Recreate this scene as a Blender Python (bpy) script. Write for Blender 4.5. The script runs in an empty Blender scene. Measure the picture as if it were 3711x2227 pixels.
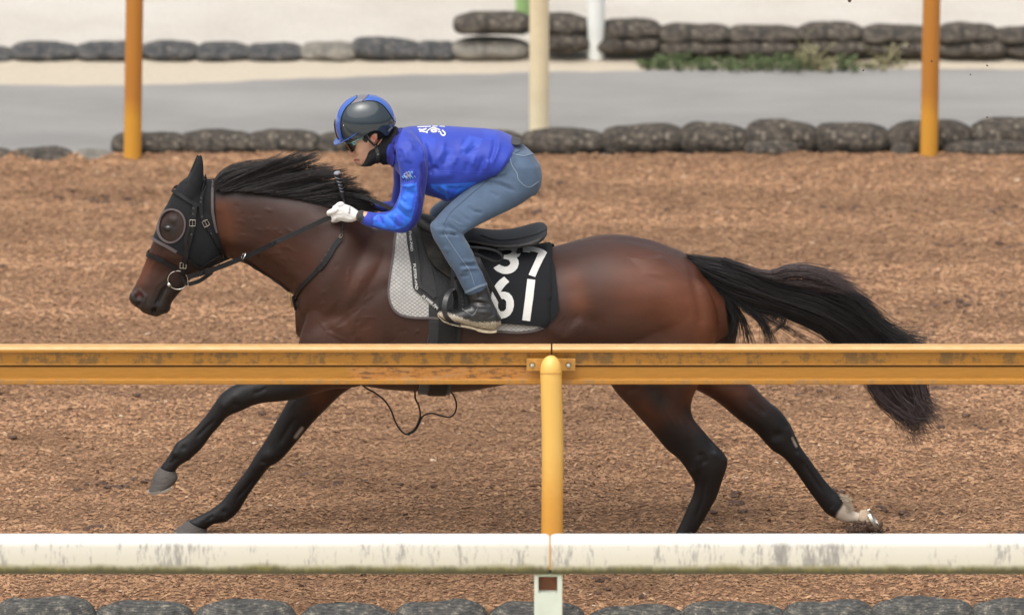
import bpy, bmesh, math, random
import numpy as np
from mathutils import Vector, Matrix
from mathutils.bvhtree import BVHTree
from mathutils.geometry import delaunay_2d_cdt
random.seed(7); RNG = np.random.default_rng(7)
SC = bpy.context.scene; COL = SC.collection
# ---------------------------------------------------------------- camera
TH = math.radians(16.5); ST, CT = math.sin(TH), math.cos(TH)
LENS = 285.3; FP = LENS/36*3711; CX, CY = 1855.5, 1113.5; DIST = 35.0
_yc = -(1988-CY)/FP*DIST
CAM = Vector((0, -(DIST*CT+_yc*ST), DIST*ST-_yc*CT))
cd = bpy.data.cameras.new('camera'); cam = bpy.data.objects.new('camera', cd); COL.objects.link(cam)
cd.lens = LENS; cd.sensor_width = 36; cd.clip_end = 3000; cd.clip_start = .5
cam.location = CAM; cam.rotation_euler = (math.pi/2-TH, 0, 0); SC.camera = cam
cd.dof.use_dof = True; cd.dof.focus_distance = 34.6; cd.dof.aperture_fstop = 2.3
# ---------------------------------------------------------------- sky and sun
SUN_EL, SUN_AZ = math.radians(68), math.radians(-35)
w = bpy.data.worlds.new('World'); SC.world = w; w.use_nodes = True
nt = w.node_tree; bg = nt.nodes['Background']; sky = nt.nodes.new('ShaderNodeTexSky')
sky.sky_type = 'NISHITA'; sky.sun_disc = False; sky.sun_elevation = SUN_EL; sky.sun_rotation = math.pi - SUN_AZ
sky.air_density = 1.0; sky.dust_density = 6.0; sky.ozone_density = 0.6
hs = nt.nodes.new('ShaderNodeHueSaturation'); hs.inputs['Saturation'].default_value = 0.30
nt.links.new(sky.outputs[0], hs.inputs['Color']); nt.links.new(hs.outputs[0], bg.inputs[0]); bg.inputs[1].default_value = 0.15
sd = bpy.data.lights.new('sun', 'SUN'); so = bpy.data.objects.new('sun', sd); COL.objects.link(so)
sd.energy = 1.45; sd.angle = math.radians(95); sd.color = (1, .95, .88)
# sun direction: from the viewer's side, a little to the left, high up
sdir = Vector((math.sin(SUN_AZ)*math.cos(SUN_EL), -math.cos(SUN_AZ)*math.cos(SUN_EL), math.sin(SUN_EL)))
so.rotation_euler = sdir.to_track_quat('Z', 'Y').to_euler(); so.location = (0, 0, 20)
SC.view_settings.view_transform = 'Standard'; SC.view_settings.look = 'None'
SC.view_settings.exposure = 0.35; SC.view_settings.gamma = 1
# ---------------------------------------------------------------- tracing frames: measured outlines -> real points
FR = dict(D=(0, 0, 1/1.5006), A=(400, 500, 2.12), B=(1150, 300, 2.4733), C=(1350, 700, 2.65), L=(500, 1350, 2.0608),
          E=(2100, 1350, 1.9023), F=(1900, 800, 1.6487), G=(1760, 870, 4.496), H=(1200, 330, 5.115), K=(1430, 600, 21.2),
          W=(1430, 440, 11.24), M=(450, 900, 5.937), V=(1150, 600, 6.45), S=(0, 0, 1))
def S(p, fr='D'):
    if isinstance(p[0], str): fr, p = p[0], p[1:]
    o = FR[fr]; return (o[0]+p[0]/o[2], o[1]+p[1]/o[2])
def ray(s):
    a, b = (s[0]-CX)/FP, -(s[1]-CY)/FP
    return Vector((a, CT+b*ST, -ST+b*CT))
def P(s, y=0.0):                      # the point of the plane y=const seen there
    d = ray(s); return CAM + d*((y-CAM.y)/d.y)
def GP(s, z=0.0):
    d = ray(s); return CAM + d*((z-CAM.z)/d.z)
def proj(v):
    v = np.asarray(v, float)-np.array(CAM)
    zc = v[..., 1]*CT-v[..., 2]*ST; yc = v[..., 1]*ST+v[..., 2]*CT
    return np.stack([CX+FP*v[..., 0]/zc, CY-FP*yc/zc], -1)
def inpoly(q, poly):
    q = np.asarray(q, float); x, y = q[..., 0], q[..., 1]; c = np.zeros(x.shape, bool)
    n = len(poly)
    for i in range(n):
        (x1, y1), (x2, y2) = poly[i], poly[(i+1) % n]
        if y1 == y2: continue
        c ^= ((y1 > y) != (y2 > y)) & (x < (x2-x1)*(y-y1)/(y2-y1)+x1)
    return c
def catmull(pts, k):
    p = np.asarray(pts, float)
    if len(p) < 3: 
        t = np.linspace(0, 1, k+1)[:, None]; return p[0]*(1-t)+p[-1]*t
    e = np.vstack([2*p[0]-p[1], p, 2*p[-1]-p[-2]]); out = []
    for i in range(1, len(e)-2):
        for j in range(k):
            t = j/k; a, b, c, d = e[i-1], e[i], e[i+1], e[i+2]
            out.append(.5*((2*b)+(-a+c)*t+(2*a-5*b+4*c-d)*t*t+(-a+3*b-3*c+d)*t**3))
    out.append(e[-2]); return np.array(out)
# ---------------------------------------------------------------- object helpers
def props(o, label=None, cat=None, group=None, kind=None):
    if label: o['label'] = label
    if cat: o['category'] = cat
    if group: o['group'] = group
    if kind: o['kind'] = kind
    return o
def empty(name, loc, label, cat, group=None):
    o = bpy.data.objects.new(name, None); o.empty_display_size = .1; o.location = loc; COL.objects.link(o)
    return props(o, label, cat, group)
class VF(tuple): half = 0
def wmat(o):
    m = Matrix.Translation(o.location)
    return wmat(o.parent) @ o.matrix_parent_inverse @ m if o.parent else m
def obj(name, vf, mat, parent=None, smooth=True, kind=None, attr=None, base=True):
    if getattr(vf, 'half', 0):          # near and far side pieces are two separate parts
        h = vf.half; k = len(vf[1])//2
        o = obj(name, (vf[0][:h], vf[1][:k]), mat, parent, smooth, kind); obj(name, (vf[0][h:], [tuple(i-h for i in q) for q in vf[1][k:]]), mat, parent, smooth, kind); return o
    v, f = vf
    if base and parent is None and len(v):
        a = np.asarray(v, float); c = np.array([(a[:, 0].min()+a[:, 0].max())/2, (a[:, 1].min()+a[:, 1].max())/2, a[:, 2].min()])
        v = (a-c)
    me = bpy.data.meshes.new(name)
    if isinstance(v, np.ndarray) and isinstance(f, np.ndarray) and len(v) > 3000:
        n = f.shape[1]; me.vertices.add(len(v)); me.vertices.foreach_set('co', v.astype(np.float32).ravel())
        me.loops.add(f.size); me.loops.foreach_set('vertex_index', f.astype(np.int32).ravel())
        me.polygons.add(len(f)); me.polygons.foreach_set('loop_start', np.arange(len(f), dtype=np.int32)*n)
        me.update(calc_edges=True); me.validate()
    else: me.from_pydata([tuple(q) for q in v], [], [tuple(int(i) for i in q) for q in f])
    if attr is not None:
        a = me.color_attributes.new('Col', 'FLOAT_COLOR', 'POINT')
        c4 = np.ones((len(v), 4), np.float32); c4[:, :attr.shape[1]] = attr; a.data.foreach_set('color', c4.ravel())
    if smooth: me.polygons.foreach_set('use_smooth', np.ones(len(me.polygons), bool))
    if smooth and len(me.vertices) < 6000: me.set_sharp_from_angle(angle=math.radians(48))
    me.materials.append(mat); me.update()
    o = bpy.data.objects.new(name, me); COL.objects.link(o)
    if base and parent is None and len(v): o.location = Vector(c)
    if parent:
        o.parent = parent
        o.matrix_parent_inverse = wmat(parent).inverted()
    if kind: o['kind'] = kind
    return o
class MB:
    def __init__(s): s.v = []; s.f = []
    def add(s, vf):
        n = len(s.v); s.v += [tuple(q) for q in vf[0]]; s.f += [tuple(int(i)+n for i in q) for q in vf[1]]; return s
    def vf(s): return s.v, s.f
def recalc(vf):
    me = bpy.data.meshes.new('t'); me.from_pydata([tuple(q) for q in vf[0]], [], [tuple(q) for q in vf[1]])
    bm = bmesh.new(); bm.from_mesh(me); bmesh.ops.recalc_face_normals(bm, faces=bm.faces)
    bm.verts.index_update(); r = [tuple(q.co) for q in bm.verts], [tuple(x.index for x in q.verts) for q in bm.faces]
    bm.free(); bpy.data.meshes.remove(me); return r
def tube(pts, rad, n=10, k=1, caps=True, flat=None):
    p = catmull(pts, k) if k > 1 else np.asarray(pts, float)
    r = np.interp(np.linspace(0, 1, len(p)), np.linspace(0, 1, len(rad)), rad) if hasattr(rad, '__len__') else np.full(len(p), rad)
    v = []; f = []; up = None
    t = np.gradient(p, axis=0); t /= np.linalg.norm(t, axis=1)[:, None]+1e-12
    a = np.cross(t[0], [0, 1, 0]) if abs(t[0][1]) < .9 else np.cross(t[0], [1, 0, 0])
    for i in range(len(p)):
        a = a-t[i]*a.dot(t[i]); a /= np.linalg.norm(a); b = np.cross(t[i], a)
        for j in range(n):
            q = 2*math.pi*j/n; v.append(p[i]+r[i]*(math.cos(q)*a+math.sin(q)*b*(flat or 1)))
    for i in range(len(p)-1):
        for j in range(n):
            f.append((i*n+j, i*n+(j+1) % n, (i+1)*n+(j+1) % n, (i+1)*n+j))
    if caps:
        c0 = len(v); v.append(p[0]-t[0]*r[0]*.5); v.append(p[-1]+t[-1]*r[-1]*.5); m = (len(p)-1)*n
        for j in range(n):
            f.append((c0, (j+1) % n, j)); f.append((c0+1, m+j, m+(j+1) % n))
    return v, f
def chain(pts, rad, n=12, k=4): return tube(pts, rad, n, k)
def ellipsoid(c, r, nu=24, nv=14, rot=0):
    v = [(0, 0, r[2])]; f = []
    for i in range(1, nv):
        th = math.pi*i/nv
        for j in range(nu):
            ph = 2*math.pi*j/nu; v.append((r[0]*math.sin(th)*math.cos(ph), r[1]*math.sin(th)*math.sin(ph), r[2]*math.cos(th)))
    v.append((0, 0, -r[2])); L = len(v)-1
    for j in range(nu):
        f.append((0, 1+j, 1+(j+1) % nu)); f.append((L, L-nu+(j+1) % nu, L-nu+j))
        for i in range(nv-2):
            a = 1+i*nu; f.append((a+j, a+nu+j, a+nu+(j+1) % nu, a+(j+1) % nu))
    cr, sr = math.cos(rot), math.sin(rot); c = Vector(c)
    return [(c.x+q[0]*cr+q[2]*sr, c.y+q[1], c.z-q[0]*sr+q[2]*cr) for q in v], f
def box(c, s, rot=0):
    x, y, z = s[0]/2, s[1]/2, s[2]/2; cr, sr = math.cos(rot), math.sin(rot)
    v = [(-x,-y,-z),(x,-y,-z),(x,y,-z),(-x,y,-z),(-x,-y,z),(x,-y,z),(x,y,z),(-x,y,z)]
    v = [(c[0]+a*cr+d*sr, c[1]+b, c[2]-a*sr+d*cr) for a, b, d in v]
    return v, [(3,2,1,0),(4,5,6,7),(0,1,5,4),(1,2,6,5),(2,3,7,6),(3,0,4,7)]
def torus(c, R, r, nrm=(0, 1, 0), n=40, m=8, a0=0, a1=2*math.pi):
    c = Vector(c); nrm = Vector(nrm).normalized(); a = nrm.orthogonal().normalized(); b = nrm.cross(a)
    pts = [c+R*(math.cos(t)*a+math.sin(t)*b) for t in np.linspace(a0, a1, n)]
    return tube(pts, r, m, caps=(a1-a0) < 6.2)
def loft(st, k=4, n=28, pw=2.0, shrink=0.0, dome=True):
    """st: (edge1, edge2, y, half_width[, power]) edges as traced outline points."""
    rows = []
    for s_ in st:
        a, b, y, hw = s_[:4]; q = s_[4] if len(s_) > 4 else pw
        rows.append([*S(a), *S(b), y, hw, q])
    rows = catmull(rows, k); R = []
    for r in rows:
        y, hw, q = r[4], r[5], r[6]
        A_, B_ = P(r[0:2], y), P(r[2:4], y); c = (A_+B_)/2; e1 = (A_-B_)/2
        H = math.hypot(r[0]-r[2], r[1]-r[3])/2; sb = (r[1]-r[3])/2/H; Hm = H*DIST/FP
        u = 1-(hw*ST*sb/Hm)**2; e1 = e1*max(.55, math.sqrt(max(u, 0)))
        L = e1.length; e1 = e1*(max(L-shrink, L*.4)/L); hw = max(hw-shrink, hw*.4)
        R.append((c, e1, hw, q))
    if dome:
        def end(r0, r1):
            c, e, h, q = r0; d = (r0[0]-r1[0]); d = d.normalized()*min(e.length, h)*.55
            return (c+d, e*.55, h*.55, q)
        R = [end(R[0], R[1])]+R+[end(R[-1], R[-2])]
    v = []; f = []
    for c, e, h, q in R:
        for j in range(n):
            t = 2*math.pi*j/n; cc, ss = math.cos(t), math.sin(t)
            x = math.copysign(abs(cc)**(2/q), cc); y = math.copysign(abs(ss)**(2/q), ss)
            v.append(c+e*x+Vector((0, h*y, 0)))
    for i in range(len(R)-1):
        for j in range(n): f.append((i*n+j, i*n+(j+1) % n, (i+1)*n+(j+1) % n, (i+1)*n+j))
    v.append(R[0][0]); v.append(R[-1][0]); c0 = len(v)-2; m = (len(R)-1)*n
    for j in range(n): f.append((c0, (j+1) % n, j)); f.append((c0+1, m+j, m+(j+1) % n))
    return v, f
def remesh(vfs, vox, smooth=6, fac=.5):
    mb = MB()
    for q in vfs: mb.add(recalc(q))
    me = bpy.data.meshes.new('t'); me.from_pydata(mb.v, [], mb.f); o = bpy.data.objects.new('t', me); COL.objects.link(o)
    m = o.modifiers.new('r', 'REMESH'); m.mode = 'VOXEL'; m.voxel_size = vox; m.adaptivity = 0
    if smooth: s_ = o.modifiers.new('s', 'SMOOTH'); s_.factor = fac; s_.iterations = smooth
    dg = bpy.context.evaluated_depsgraph_get(); dg.update(); ev = o.evaluated_get(dg); r = ev.to_mesh()
    v = np.empty(len(r.vertices)*3, np.float32); r.vertices.foreach_get('co', v)
    f = np.empty(len(r.loops), np.int32); r.loops.foreach_get('vertex_index', f)
    ev.to_mesh_clear(); bpy.data.objects.remove(o); bpy.data.meshes.remove(me)
    return v.reshape(-1, 3).astype(float), f.reshape(-1, 4)
def vnormals(v, f):
    n = np.zeros_like(v); a = v[f[:, 0]]; b = v[f[:, 1]]; c = v[f[:, 2]]; d = v[f[:, -1]]
    fn = np.cross(b-a, c-a)+(np.cross(c-a, d-a) if f.shape[1] == 4 else 0)
    for i in range(f.shape[1]): np.add.at(n, f[:, i], fn)
    return n/(np.linalg.norm(n, axis=1)[:, None]+1e-12)
def bvh(vf): return BVHTree.FromPolygons([tuple(q) for q in vf[0]], [tuple(int(i) for i in q) for q in vf[1]])
def sculpt(v, f, feats):
    """feats: (mode, points, radius, amount): bumps (+) and grooves (-) along traced lines; mode M both sides, N near, F far half's inner face."""
    nr = vnormals(v, f); d = np.zeros(len(v))
    vm = v.copy(); vm[:, 1] = -np.abs(vm[:, 1]); qm = proj(vm); q = proj(v)
    nm = nr.copy(); nm[:, 1] = np.where(v[:, 1] > 0, -nm[:, 1], nm[:, 1])
    view = np.array([0, -CT, ST]); fm = np.clip(nm@view*1.6, 0, 1); fn = np.clip(nr@view*1.6, 0, 1)
    for mode, pts, rad, amt in feats:
        pts = np.array([S(p) for p in pts]); Q = qm if mode == 'M' else q
        dist = np.full(len(v), 1e9)
        if len(pts) == 1: dist = np.linalg.norm(Q-pts[0], axis=1)
        tp = np.ones(len(v)); Lt = sum(np.linalg.norm(b-a) for a, b in zip(pts[:-1], pts[1:])); L0 = 0
        for a, b in zip(pts[:-1], pts[1:]):
            ab = b-a; t = np.clip(((Q-a)@ab)/(ab@ab), 0, 1); dn = np.linalg.norm(Q-(a+t[:, None]*ab), axis=1); k_ = dn < dist
            dist = np.where(k_, dn, dist); u_ = (L0+t*np.linalg.norm(ab))/Lt; tp = np.where(k_, np.clip(np.minimum(u_, 1-u_)/.3, .0, 1), tp); L0 += np.linalg.norm(ab)
        wgt = np.exp(-(dist/rad)**2)
        if rad < .3*Lt and rad < 16: wgt = wgt*(tp*tp*(3-2*tp))
        if mode == 'M': wgt *= fm
        elif mode == 'N': wgt *= fn*(v[:, 1] < .03)
        elif mode == 'F': wgt *= fn*(v[:, 1] > .03)
        d += amt*wgt
    return v+nr*d[:, None]
def seg_w(Q, pts, rad):
    pts = np.array([S(p) for p in pts]); dist = np.full(len(Q), 1e9)
    if len(pts) == 1: dist = np.linalg.norm(Q-pts[0], axis=1)
    for a, b in zip(pts[:-1], pts[1:]):
        ab = b-a; t = np.clip(((Q-a)@ab)/(ab@ab), 0, 1); dist = np.minimum(dist, np.linalg.norm(Q-(a+t[:, None]*ab), axis=1))
    return np.exp(-(dist/rad)**2)
def hit(tree, s, ymiss=0.0):
    d = ray(s).normalized(); loc, n, i, _ = tree.ray_cast(CAM, d)
    if loc is None: loc, n, i, _ = tree.find_nearest(P(s, ymiss))
    return loc, n
def shell(top, faces, off, th, mirror=False):
    """a thin closed cloth/leather piece from a conforming sheet"""
    t = np.array([tuple(q) for q in top]); n = np.zeros_like(t)
    for fc in faces:
        a, b, c = t[fc[0]], t[fc[1]], t[fc[2]]; m = np.cross(b-a, c-a); 
        for i in fc: n[i] += m
    if n.sum(0)@np.array([0, -CT, ST]) < 0: n = -n; faces = [fc[::-1] for fc in faces]
    n /= np.linalg.norm(n, axis=1)[:, None]+1e-12
    T = t+n*off; B_ = t+n*(off-th); N = len(t); F_ = [tuple(fc) for fc in faces]+[tuple(i+N for i in fc[::-1]) for fc in faces]
    ec = {}
    for fc in faces:
        for a, b in zip(fc, fc[1:]+fc[:1]): ec[(a, b)] = 1
    for (a, b) in list(ec):
        if (b, a) not in ec: F_.append((b, a, a+N, b+N))
    V = np.vstack([T, B_])
    if mirror:
        V2 = V*np.array([1, -1, 1]); M_ = len(V); F_ += [tuple(i+M_ for i in fc[::-1]) for fc in F_]; V = np.vstack([V, V2])
    r = VF(([tuple(q) for q in V], F_)); r.half = M_ if mirror else 0; return r
def patch(tree, poly, off=.005, th=.004, step=9, holes=(), ymiss=0.0, mirror=False, smooth=False):
    pl = [S(p) for p in poly]
    if smooth: pl = [tuple(q) for q in catmull(pl+[pl[0]], 4)[:-1]]
    hl = [[S(p) for p in h] for h in holes]
    def dense(L):
        o = []
        for a, b in zip(L, L[1:]+L[:1]):
            m = max(1, int(math.dist(a, b)/step))
            for i in range(m): o.append((a[0]+(b[0]-a[0])*i/m, a[1]+(b[1]-a[1])*i/m))
        return o
    loops = [dense(pl)]+[dense(h) for h in hl]; pts = []; ed = []
    for L in loops:
        n0 = len(pts); pts += L; ed += [(n0+i, n0+(i+1) % len(L)) for i in range(len(L))]
    xs = [p[0] for p in pl]; ys = [p[1] for p in pl]; bnd = np.array(pts); g = []
    r = 0; y = min(ys)
    while y < max(ys):
        x = min(xs)+(step/2 if r % 2 else 0)
        while x < max(xs): g.append((x, y)); x += step
        y += step*.87; r += 1
    if g:
        g = np.array(g); m = inpoly(g, pl)
        for h in hl: m &= ~inpoly(g, h)
        g = g[m]
        if len(g):
            dd = np.sqrt(((g[:, None]-bnd[None])**2).sum(-1)).min(1); g = g[dd > step*.45]; pts += [tuple(q) for q in g]
    r = delaunay_2d_cdt([Vector(p) for p in pts], ed, [], 0, 1e-5)
    V2 = [tuple(q) for q in r[0]]; fs = []
    for fc in r[2]:
        c = np.mean([V2[i] for i in fc], axis=0)[None]
        if inpoly(c, pl)[0] and not any(inpoly(c, h)[0] for h in hl): fs.append(tuple(fc))
    top = [hit(tree, q, ymiss)[0] for q in V2]
    return shell(top, fs, off, th, mirror)
def strap(tree, pts, width, off=.006, th=.004, step=7, k=6, ymiss=0.0, mirror=False, closed=False, taper=None, cols=3):
    """a band lying on a surface along a traced line; width in the line's own frame units"""
    fr = pts[0][0] if isinstance(pts[0][0], str) else 'D'
    wpx = width/FR[fr][2]
    p = [S(q) for q in pts]
    if closed: p = p+[p[0]]
    p = catmull(p, k) if len(p) > 2 else np.array([p[0], p[1]], float)
    L = np.r_[0, np.cumsum(np.linalg.norm(np.diff(p, axis=0), axis=1))]; m = max(2, int(L[-1]/step)+1)
    q = np.stack([np.interp(np.linspace(0, L[-1], m), L, p[:, i]) for i in (0, 1)], 1)
    t = np.gradient(q, axis=0)
    if closed: t[0] = t[-1] = q[1]-q[-2]
    t /= np.linalg.norm(t, axis=1)[:, None]; n = np.stack([-t[:, 1], t[:, 0]], 1)
    top = []
    for i in range(m):
        ww = wpx*(taper(i/(m-1)) if taper else 1)
        for j in range(cols): top.append(hit(tree, q[i]+n[i]*ww*(j/(cols-1)-.5), ymiss)[0])
    fs = [(i*cols+j, i*cols+j+1, (i+1)*cols+j+1, (i+1)*cols+j) for i in range(m-1) for j in range(cols-1)]
    return shell(top, fs, off, th, mirror)
def band(pts3, width, th=.004, wdir=(0, 0, 1), k=5, wend=None):
    """a free flat strap through 3D points"""
    p = catmull(pts3, k); t = np.gradient(p, axis=0); t /= np.linalg.norm(t, axis=1)[:, None]; v = []; f = []
    w0 = np.array(wdir, float)
    for i in range(len(p)):
        wd = w0-t[i]*w0.dot(t[i]); wd /= np.linalg.norm(wd)+1e-9; nn = np.cross(t[i], wd)
        ww = width if wend is None else width+(wend-width)*i/(len(p)-1)
        for a, b in ((-.5, -.5), (.5, -.5), (.5, .5), (-.5, .5)): v.append(p[i]+wd*ww*a+nn*th*b)
    for i in range(len(p)-1):
        for j in range(4): f.append((i*4+j, i*4+(j+1) % 4, i*4+4+(j+1) % 4, i*4+4+j))
    m = 4*(len(p)-1); f += [(3, 2, 1, 0), (m, m+1, m+2, m+3)]
    return recalc((v, f))
def strands(paths, r0, r1=.0004, n=3):
    """paths (N,M,3) -> thin tapering hairs"""
    N, M, _ = paths.shape; t = np.gradient(paths, axis=1); t /= np.linalg.norm(t, axis=2)[..., None]+1e-12
    up = np.array([0.1, 1, 0.05]); a = np.cross(t, up); a /= np.linalg.norm(a, axis=2)[..., None]+1e-12; b = np.cross(t, a)
    r = (r0*(1-np.linspace(0, 1, M)**2)+r1)[None, :, None]
    ring = np.stack([paths+r*(math.cos(2*math.pi*j/n)*a+math.sin(2*math.pi*j/n)*b) for j in range(n)], 2)
    v = ring.reshape(-1, 3); base = (np.arange(N)*M*n)[:, None, None]; i = np.arange(M-1)[None, :, None]*n; j = np.arange(n)[None, None, :]
    j2 = (j+1) % n; f = np.stack([base+i+j, base+i+j2, base+i+n+j2, base+i+n+j], -1).reshape(-1, 4)
    return v, f
def text_vf(s, tree, start, end, h, up=1, off=.004, font_shear=0):
    """lettering printed on a surface from start to end (traced points); h in that frame"""
    cu = bpy.data.curves.new('t', 'FONT'); cu.body = s; cu.offset = .012; o = bpy.data.objects.new('t', cu); COL.objects.link(o)
    dg = bpy.context.evaluated_depsgraph_get(); dg.update(); me = bpy.data.meshes.new_from_object(o.evaluated_get(dg))
    v = np.array([q.co[:] for q in me.vertices])[:, :2]; f = [tuple(q.vertices) for q in me.polygons]
    bpy.data.objects.remove(o); bpy.data.curves.remove(cu); bpy.data.meshes.remove(me)
    v[:, 0] -= v[:, 0].min(); W = v[:, 0].max(); Hh = .7
    a, b = np.array(S(start)), np.array(S(end)); hp = h/FR[start[0]][2]; d = (b-a)/W; nn = np.array([d[1], -d[0]]); nn = nn/np.linalg.norm(nn)*hp/Hh*up
    q = a+v[:, :1]*d+v[:, 1:2]*nn
    top = [hit(tree, s_, 0)[0] for s_ in q]
    return shell(top, f, off, .001)
# ---------------------------------------------------------------- materials
def mat(name, col, rough=.6, var=.0, vs=8., bump=0., bs=60., metal=0., coat=0., sheen=0., attr=False, spec=.5, col2=None, stretch=(1, 1, 1), sss=0):
    m = bpy.data.materials.new(name); m.use_nodes = True; n = m.node_tree; b = n.nodes['Principled BSDF']
    b.inputs['Roughness'].default_value = rough; b.inputs['Metallic'].default_value = metal
    b.inputs['Coat Weight'].default_value = coat; b.inputs['Coat Roughness'].default_value = .08
    b.inputs['Sheen Weight'].default_value = sheen; b.inputs['Specular IOR Level'].default_value = spec
    b.inputs['Base Color'].default_value = (*col, 1)
    if sss: b.inputs['Subsurface Weight'].default_value = sss; b.inputs['Subsurface Radius'].default_value = (.01, .004, .002)
    tc = n.nodes.new('ShaderNodeTexCoord'); mp = n.nodes.new('ShaderNodeMapping'); mp.inputs['Scale'].default_value = stretch
    n.links.new(tc.outputs['Object'], mp.inputs[0]); src = None
    if attr:
        at = n.nodes.new('ShaderNodeVertexColor'); at.layer_name = 'Col'; src = at.outputs[0]
    if var or col2:
        nz = n.nodes.new('ShaderNodeTexNoise'); nz.inputs['Scale'].default_value = vs; nz.inputs['Detail'].default_value = 6; nz.inputs['Roughness'].default_value = .65
        n.links.new(mp.outputs[0], nz.inputs['Vector'])
        if col2:
            rp = n.nodes.new('ShaderNodeValToRGB'); rp.color_ramp.elements[0].position = .35; rp.color_ramp.elements[1].position = .65
            rp.color_ramp.elements[0].color = (*col, 1); rp.color_ramp.elements[1].color = (*col2, 1)
            n.links.new(nz.outputs[0], rp.inputs[0]); src = rp.outputs[0]
        if var:
            mr = n.nodes.new('ShaderNodeMapRange'); mr.inputs[1].default_value = .3; mr.inputs[2].default_value = .7
            mr.inputs[3].default_value = 1-var; mr.inputs[4].default_value = 1+var; n.links.new(nz.outputs[0], mr.inputs[0])
            mx = n.nodes.new('ShaderNodeMix'); mx.data_type = 'RGBA'; mx.blend_type = 'MULTIPLY'; mx.inputs[0].default_value = 1
            if src: n.links.new(src, mx.inputs[6])
            else: mx.inputs[6].default_value = (*col, 1)
            n.links.new(mr.outputs[0], mx.inputs[7]); src = mx.outputs[2]
    if src: n.links.new(src, b.inputs['Base Color'])
    if bump:
        n2 = n.nodes.new('ShaderNodeTexNoise'); n2.inputs['Scale'].default_value = bs; n2.inputs['Detail'].default_value = 5
        n.links.new(mp.outputs[0], n2.inputs['Vector']); bp = n.nodes.new('ShaderNodeBump'); bp.inputs['Strength'].default_value = bump; bp.inputs['Distance'].default_value = .01
        n.links.new(n2.outputs[0], bp.inputs['Height']); n.links.new(bp.outputs[0], b.inputs['Normal'])
    return m
class NB:                             # small node-graph builder
    def __init__(s, m): s.n = m.node_tree; s.b = s.n.nodes['Principled BSDF']
    def new(s, t, **k):
        x = s.n.nodes.new(t)
        for a, b in k.items(): setattr(x, a, b)
        return x
    def ln(s, a, b): s.n.links.new(a, b)
    def coord(s, scale=(1, 1, 1)):
        tc = s.new('ShaderNodeTexCoord'); mp = s.new('ShaderNodeMapping'); mp.inputs['Scale'].default_value = scale; s.ln(tc.outputs['Object'], mp.inputs[0]); return mp.outputs[0]
    def noise(s, scale, vec, detail=5, rough=.6):
        x = s.new('ShaderNodeTexNoise'); x.inputs['Scale'].default_value = scale; x.inputs['Detail'].default_value = detail; x.inputs['Roughness'].default_value = rough; s.ln(vec, x.inputs['Vector']); return x.outputs[0]
    def ramp(s, f, stops):
        r = s.new('ShaderNodeValToRGB'); e = r.color_ramp.elements
        while len(e) < len(stops): e.new(.5)
        for q, (p, c) in zip(e, stops): q.position = p; q.color = (*c, 1) if len(c) == 3 else c
        s.ln(f, r.inputs[0]); return r.outputs[0]
    def mix(s, fac, a, b, bt='MIX'):
        x = s.new('ShaderNodeMix', data_type='RGBA', blend_type=bt)
        for i, q in ((0, fac), (6, a), (7, b)):
            if isinstance(q, (int, float)): x.inputs[i].default_value = q if i == 0 else (q, q, q, 1)
            elif isinstance(q, tuple): x.inputs[i].default_value = (*q, 1)
            else: s.ln(q, x.inputs[i])
        return x.outputs[2]
    def math(s, op, a, b=0.0):
        x = s.new('ShaderNodeMath', operation=op)
        for i, q in ((0, a), (1, b)):
            if isinstance(q, (int, float)): x.inputs[i].default_value = q
            else: s.ln(q, x.inputs[i])
        return x.outputs[0]
    def col(s, c): s.ln(c, s.b.inputs['Base Color'])
    def bump(s, h, st=.3, d=.01):
        x = s.new('ShaderNodeBump'); x.inputs['Strength'].default_value = st; x.inputs['Distance'].default_value = d; s.ln(h, x.inputs['Height']); s.ln(x.outputs[0], s.b.inputs['Normal'])
BLACK = (.012, .012, .013)
leather = mat('black_leather', (.012, .012, .013), .48, .2, 30, .15, 120, spec=.26)
worn_leather = mat('worn_leather', (.018, .016, .014), .55, .35, 14, .2, 80, col2=(.034, .030, .025), spec=.3)
hood_m = mat('black_fabric', (.014, .015, .017), .85, .12, 25, .15, 500, sheen=.03, spec=.2)
cloth_m = mat('black_number_cloth', (.013, .014, .016), .9, .1, 10, .2, 300, sheen=.02, spec=.18)
taupe = mat('taupe_binding', (.10, .08, .08), .8, .1, 40, .2, 300)
white_m = mat('white_print', (.62, .61, .58), .7, .06, 60, .1, 200)
steel = mat('steel', (.62, .60, .56), .25, metal=1.)
brass = mat('brass', (.6, .42, .2), .3, metal=1.)
# ================================================================ THE SETTING
def smoothnoise(x, y, seed, scale):
    r = np.random.default_rng(seed); o = 0
    for k in range(9):
        a = r.uniform(0, 2*math.pi); fr = scale*r.uniform(.5, 2.2); o = o+np.sin((x*math.cos(a)+y*math.sin(a))*fr+r.uniform(0, 6.28))*(scale/fr)
    return o/5
def sheet(xs, ys, zf):
    X, Y = np.meshgrid(xs, ys); Z = zf(X, Y); n = len(xs); m = len(ys); v = np.stack([X, Y, Z], -1).reshape(-1, 3)
    i = np.arange(m-1)[:, None]*n+np.arange(n-1)[None]; f = np.stack([i, i+1, i+n+1, i+n], -1).reshape(-1, 4); return v, f
YE = GP(S((1200, 384))).y; YB = GP(S((1200, 148))).y
print('YE', YE, YB)                                            # far edge of the woodchip track
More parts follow.
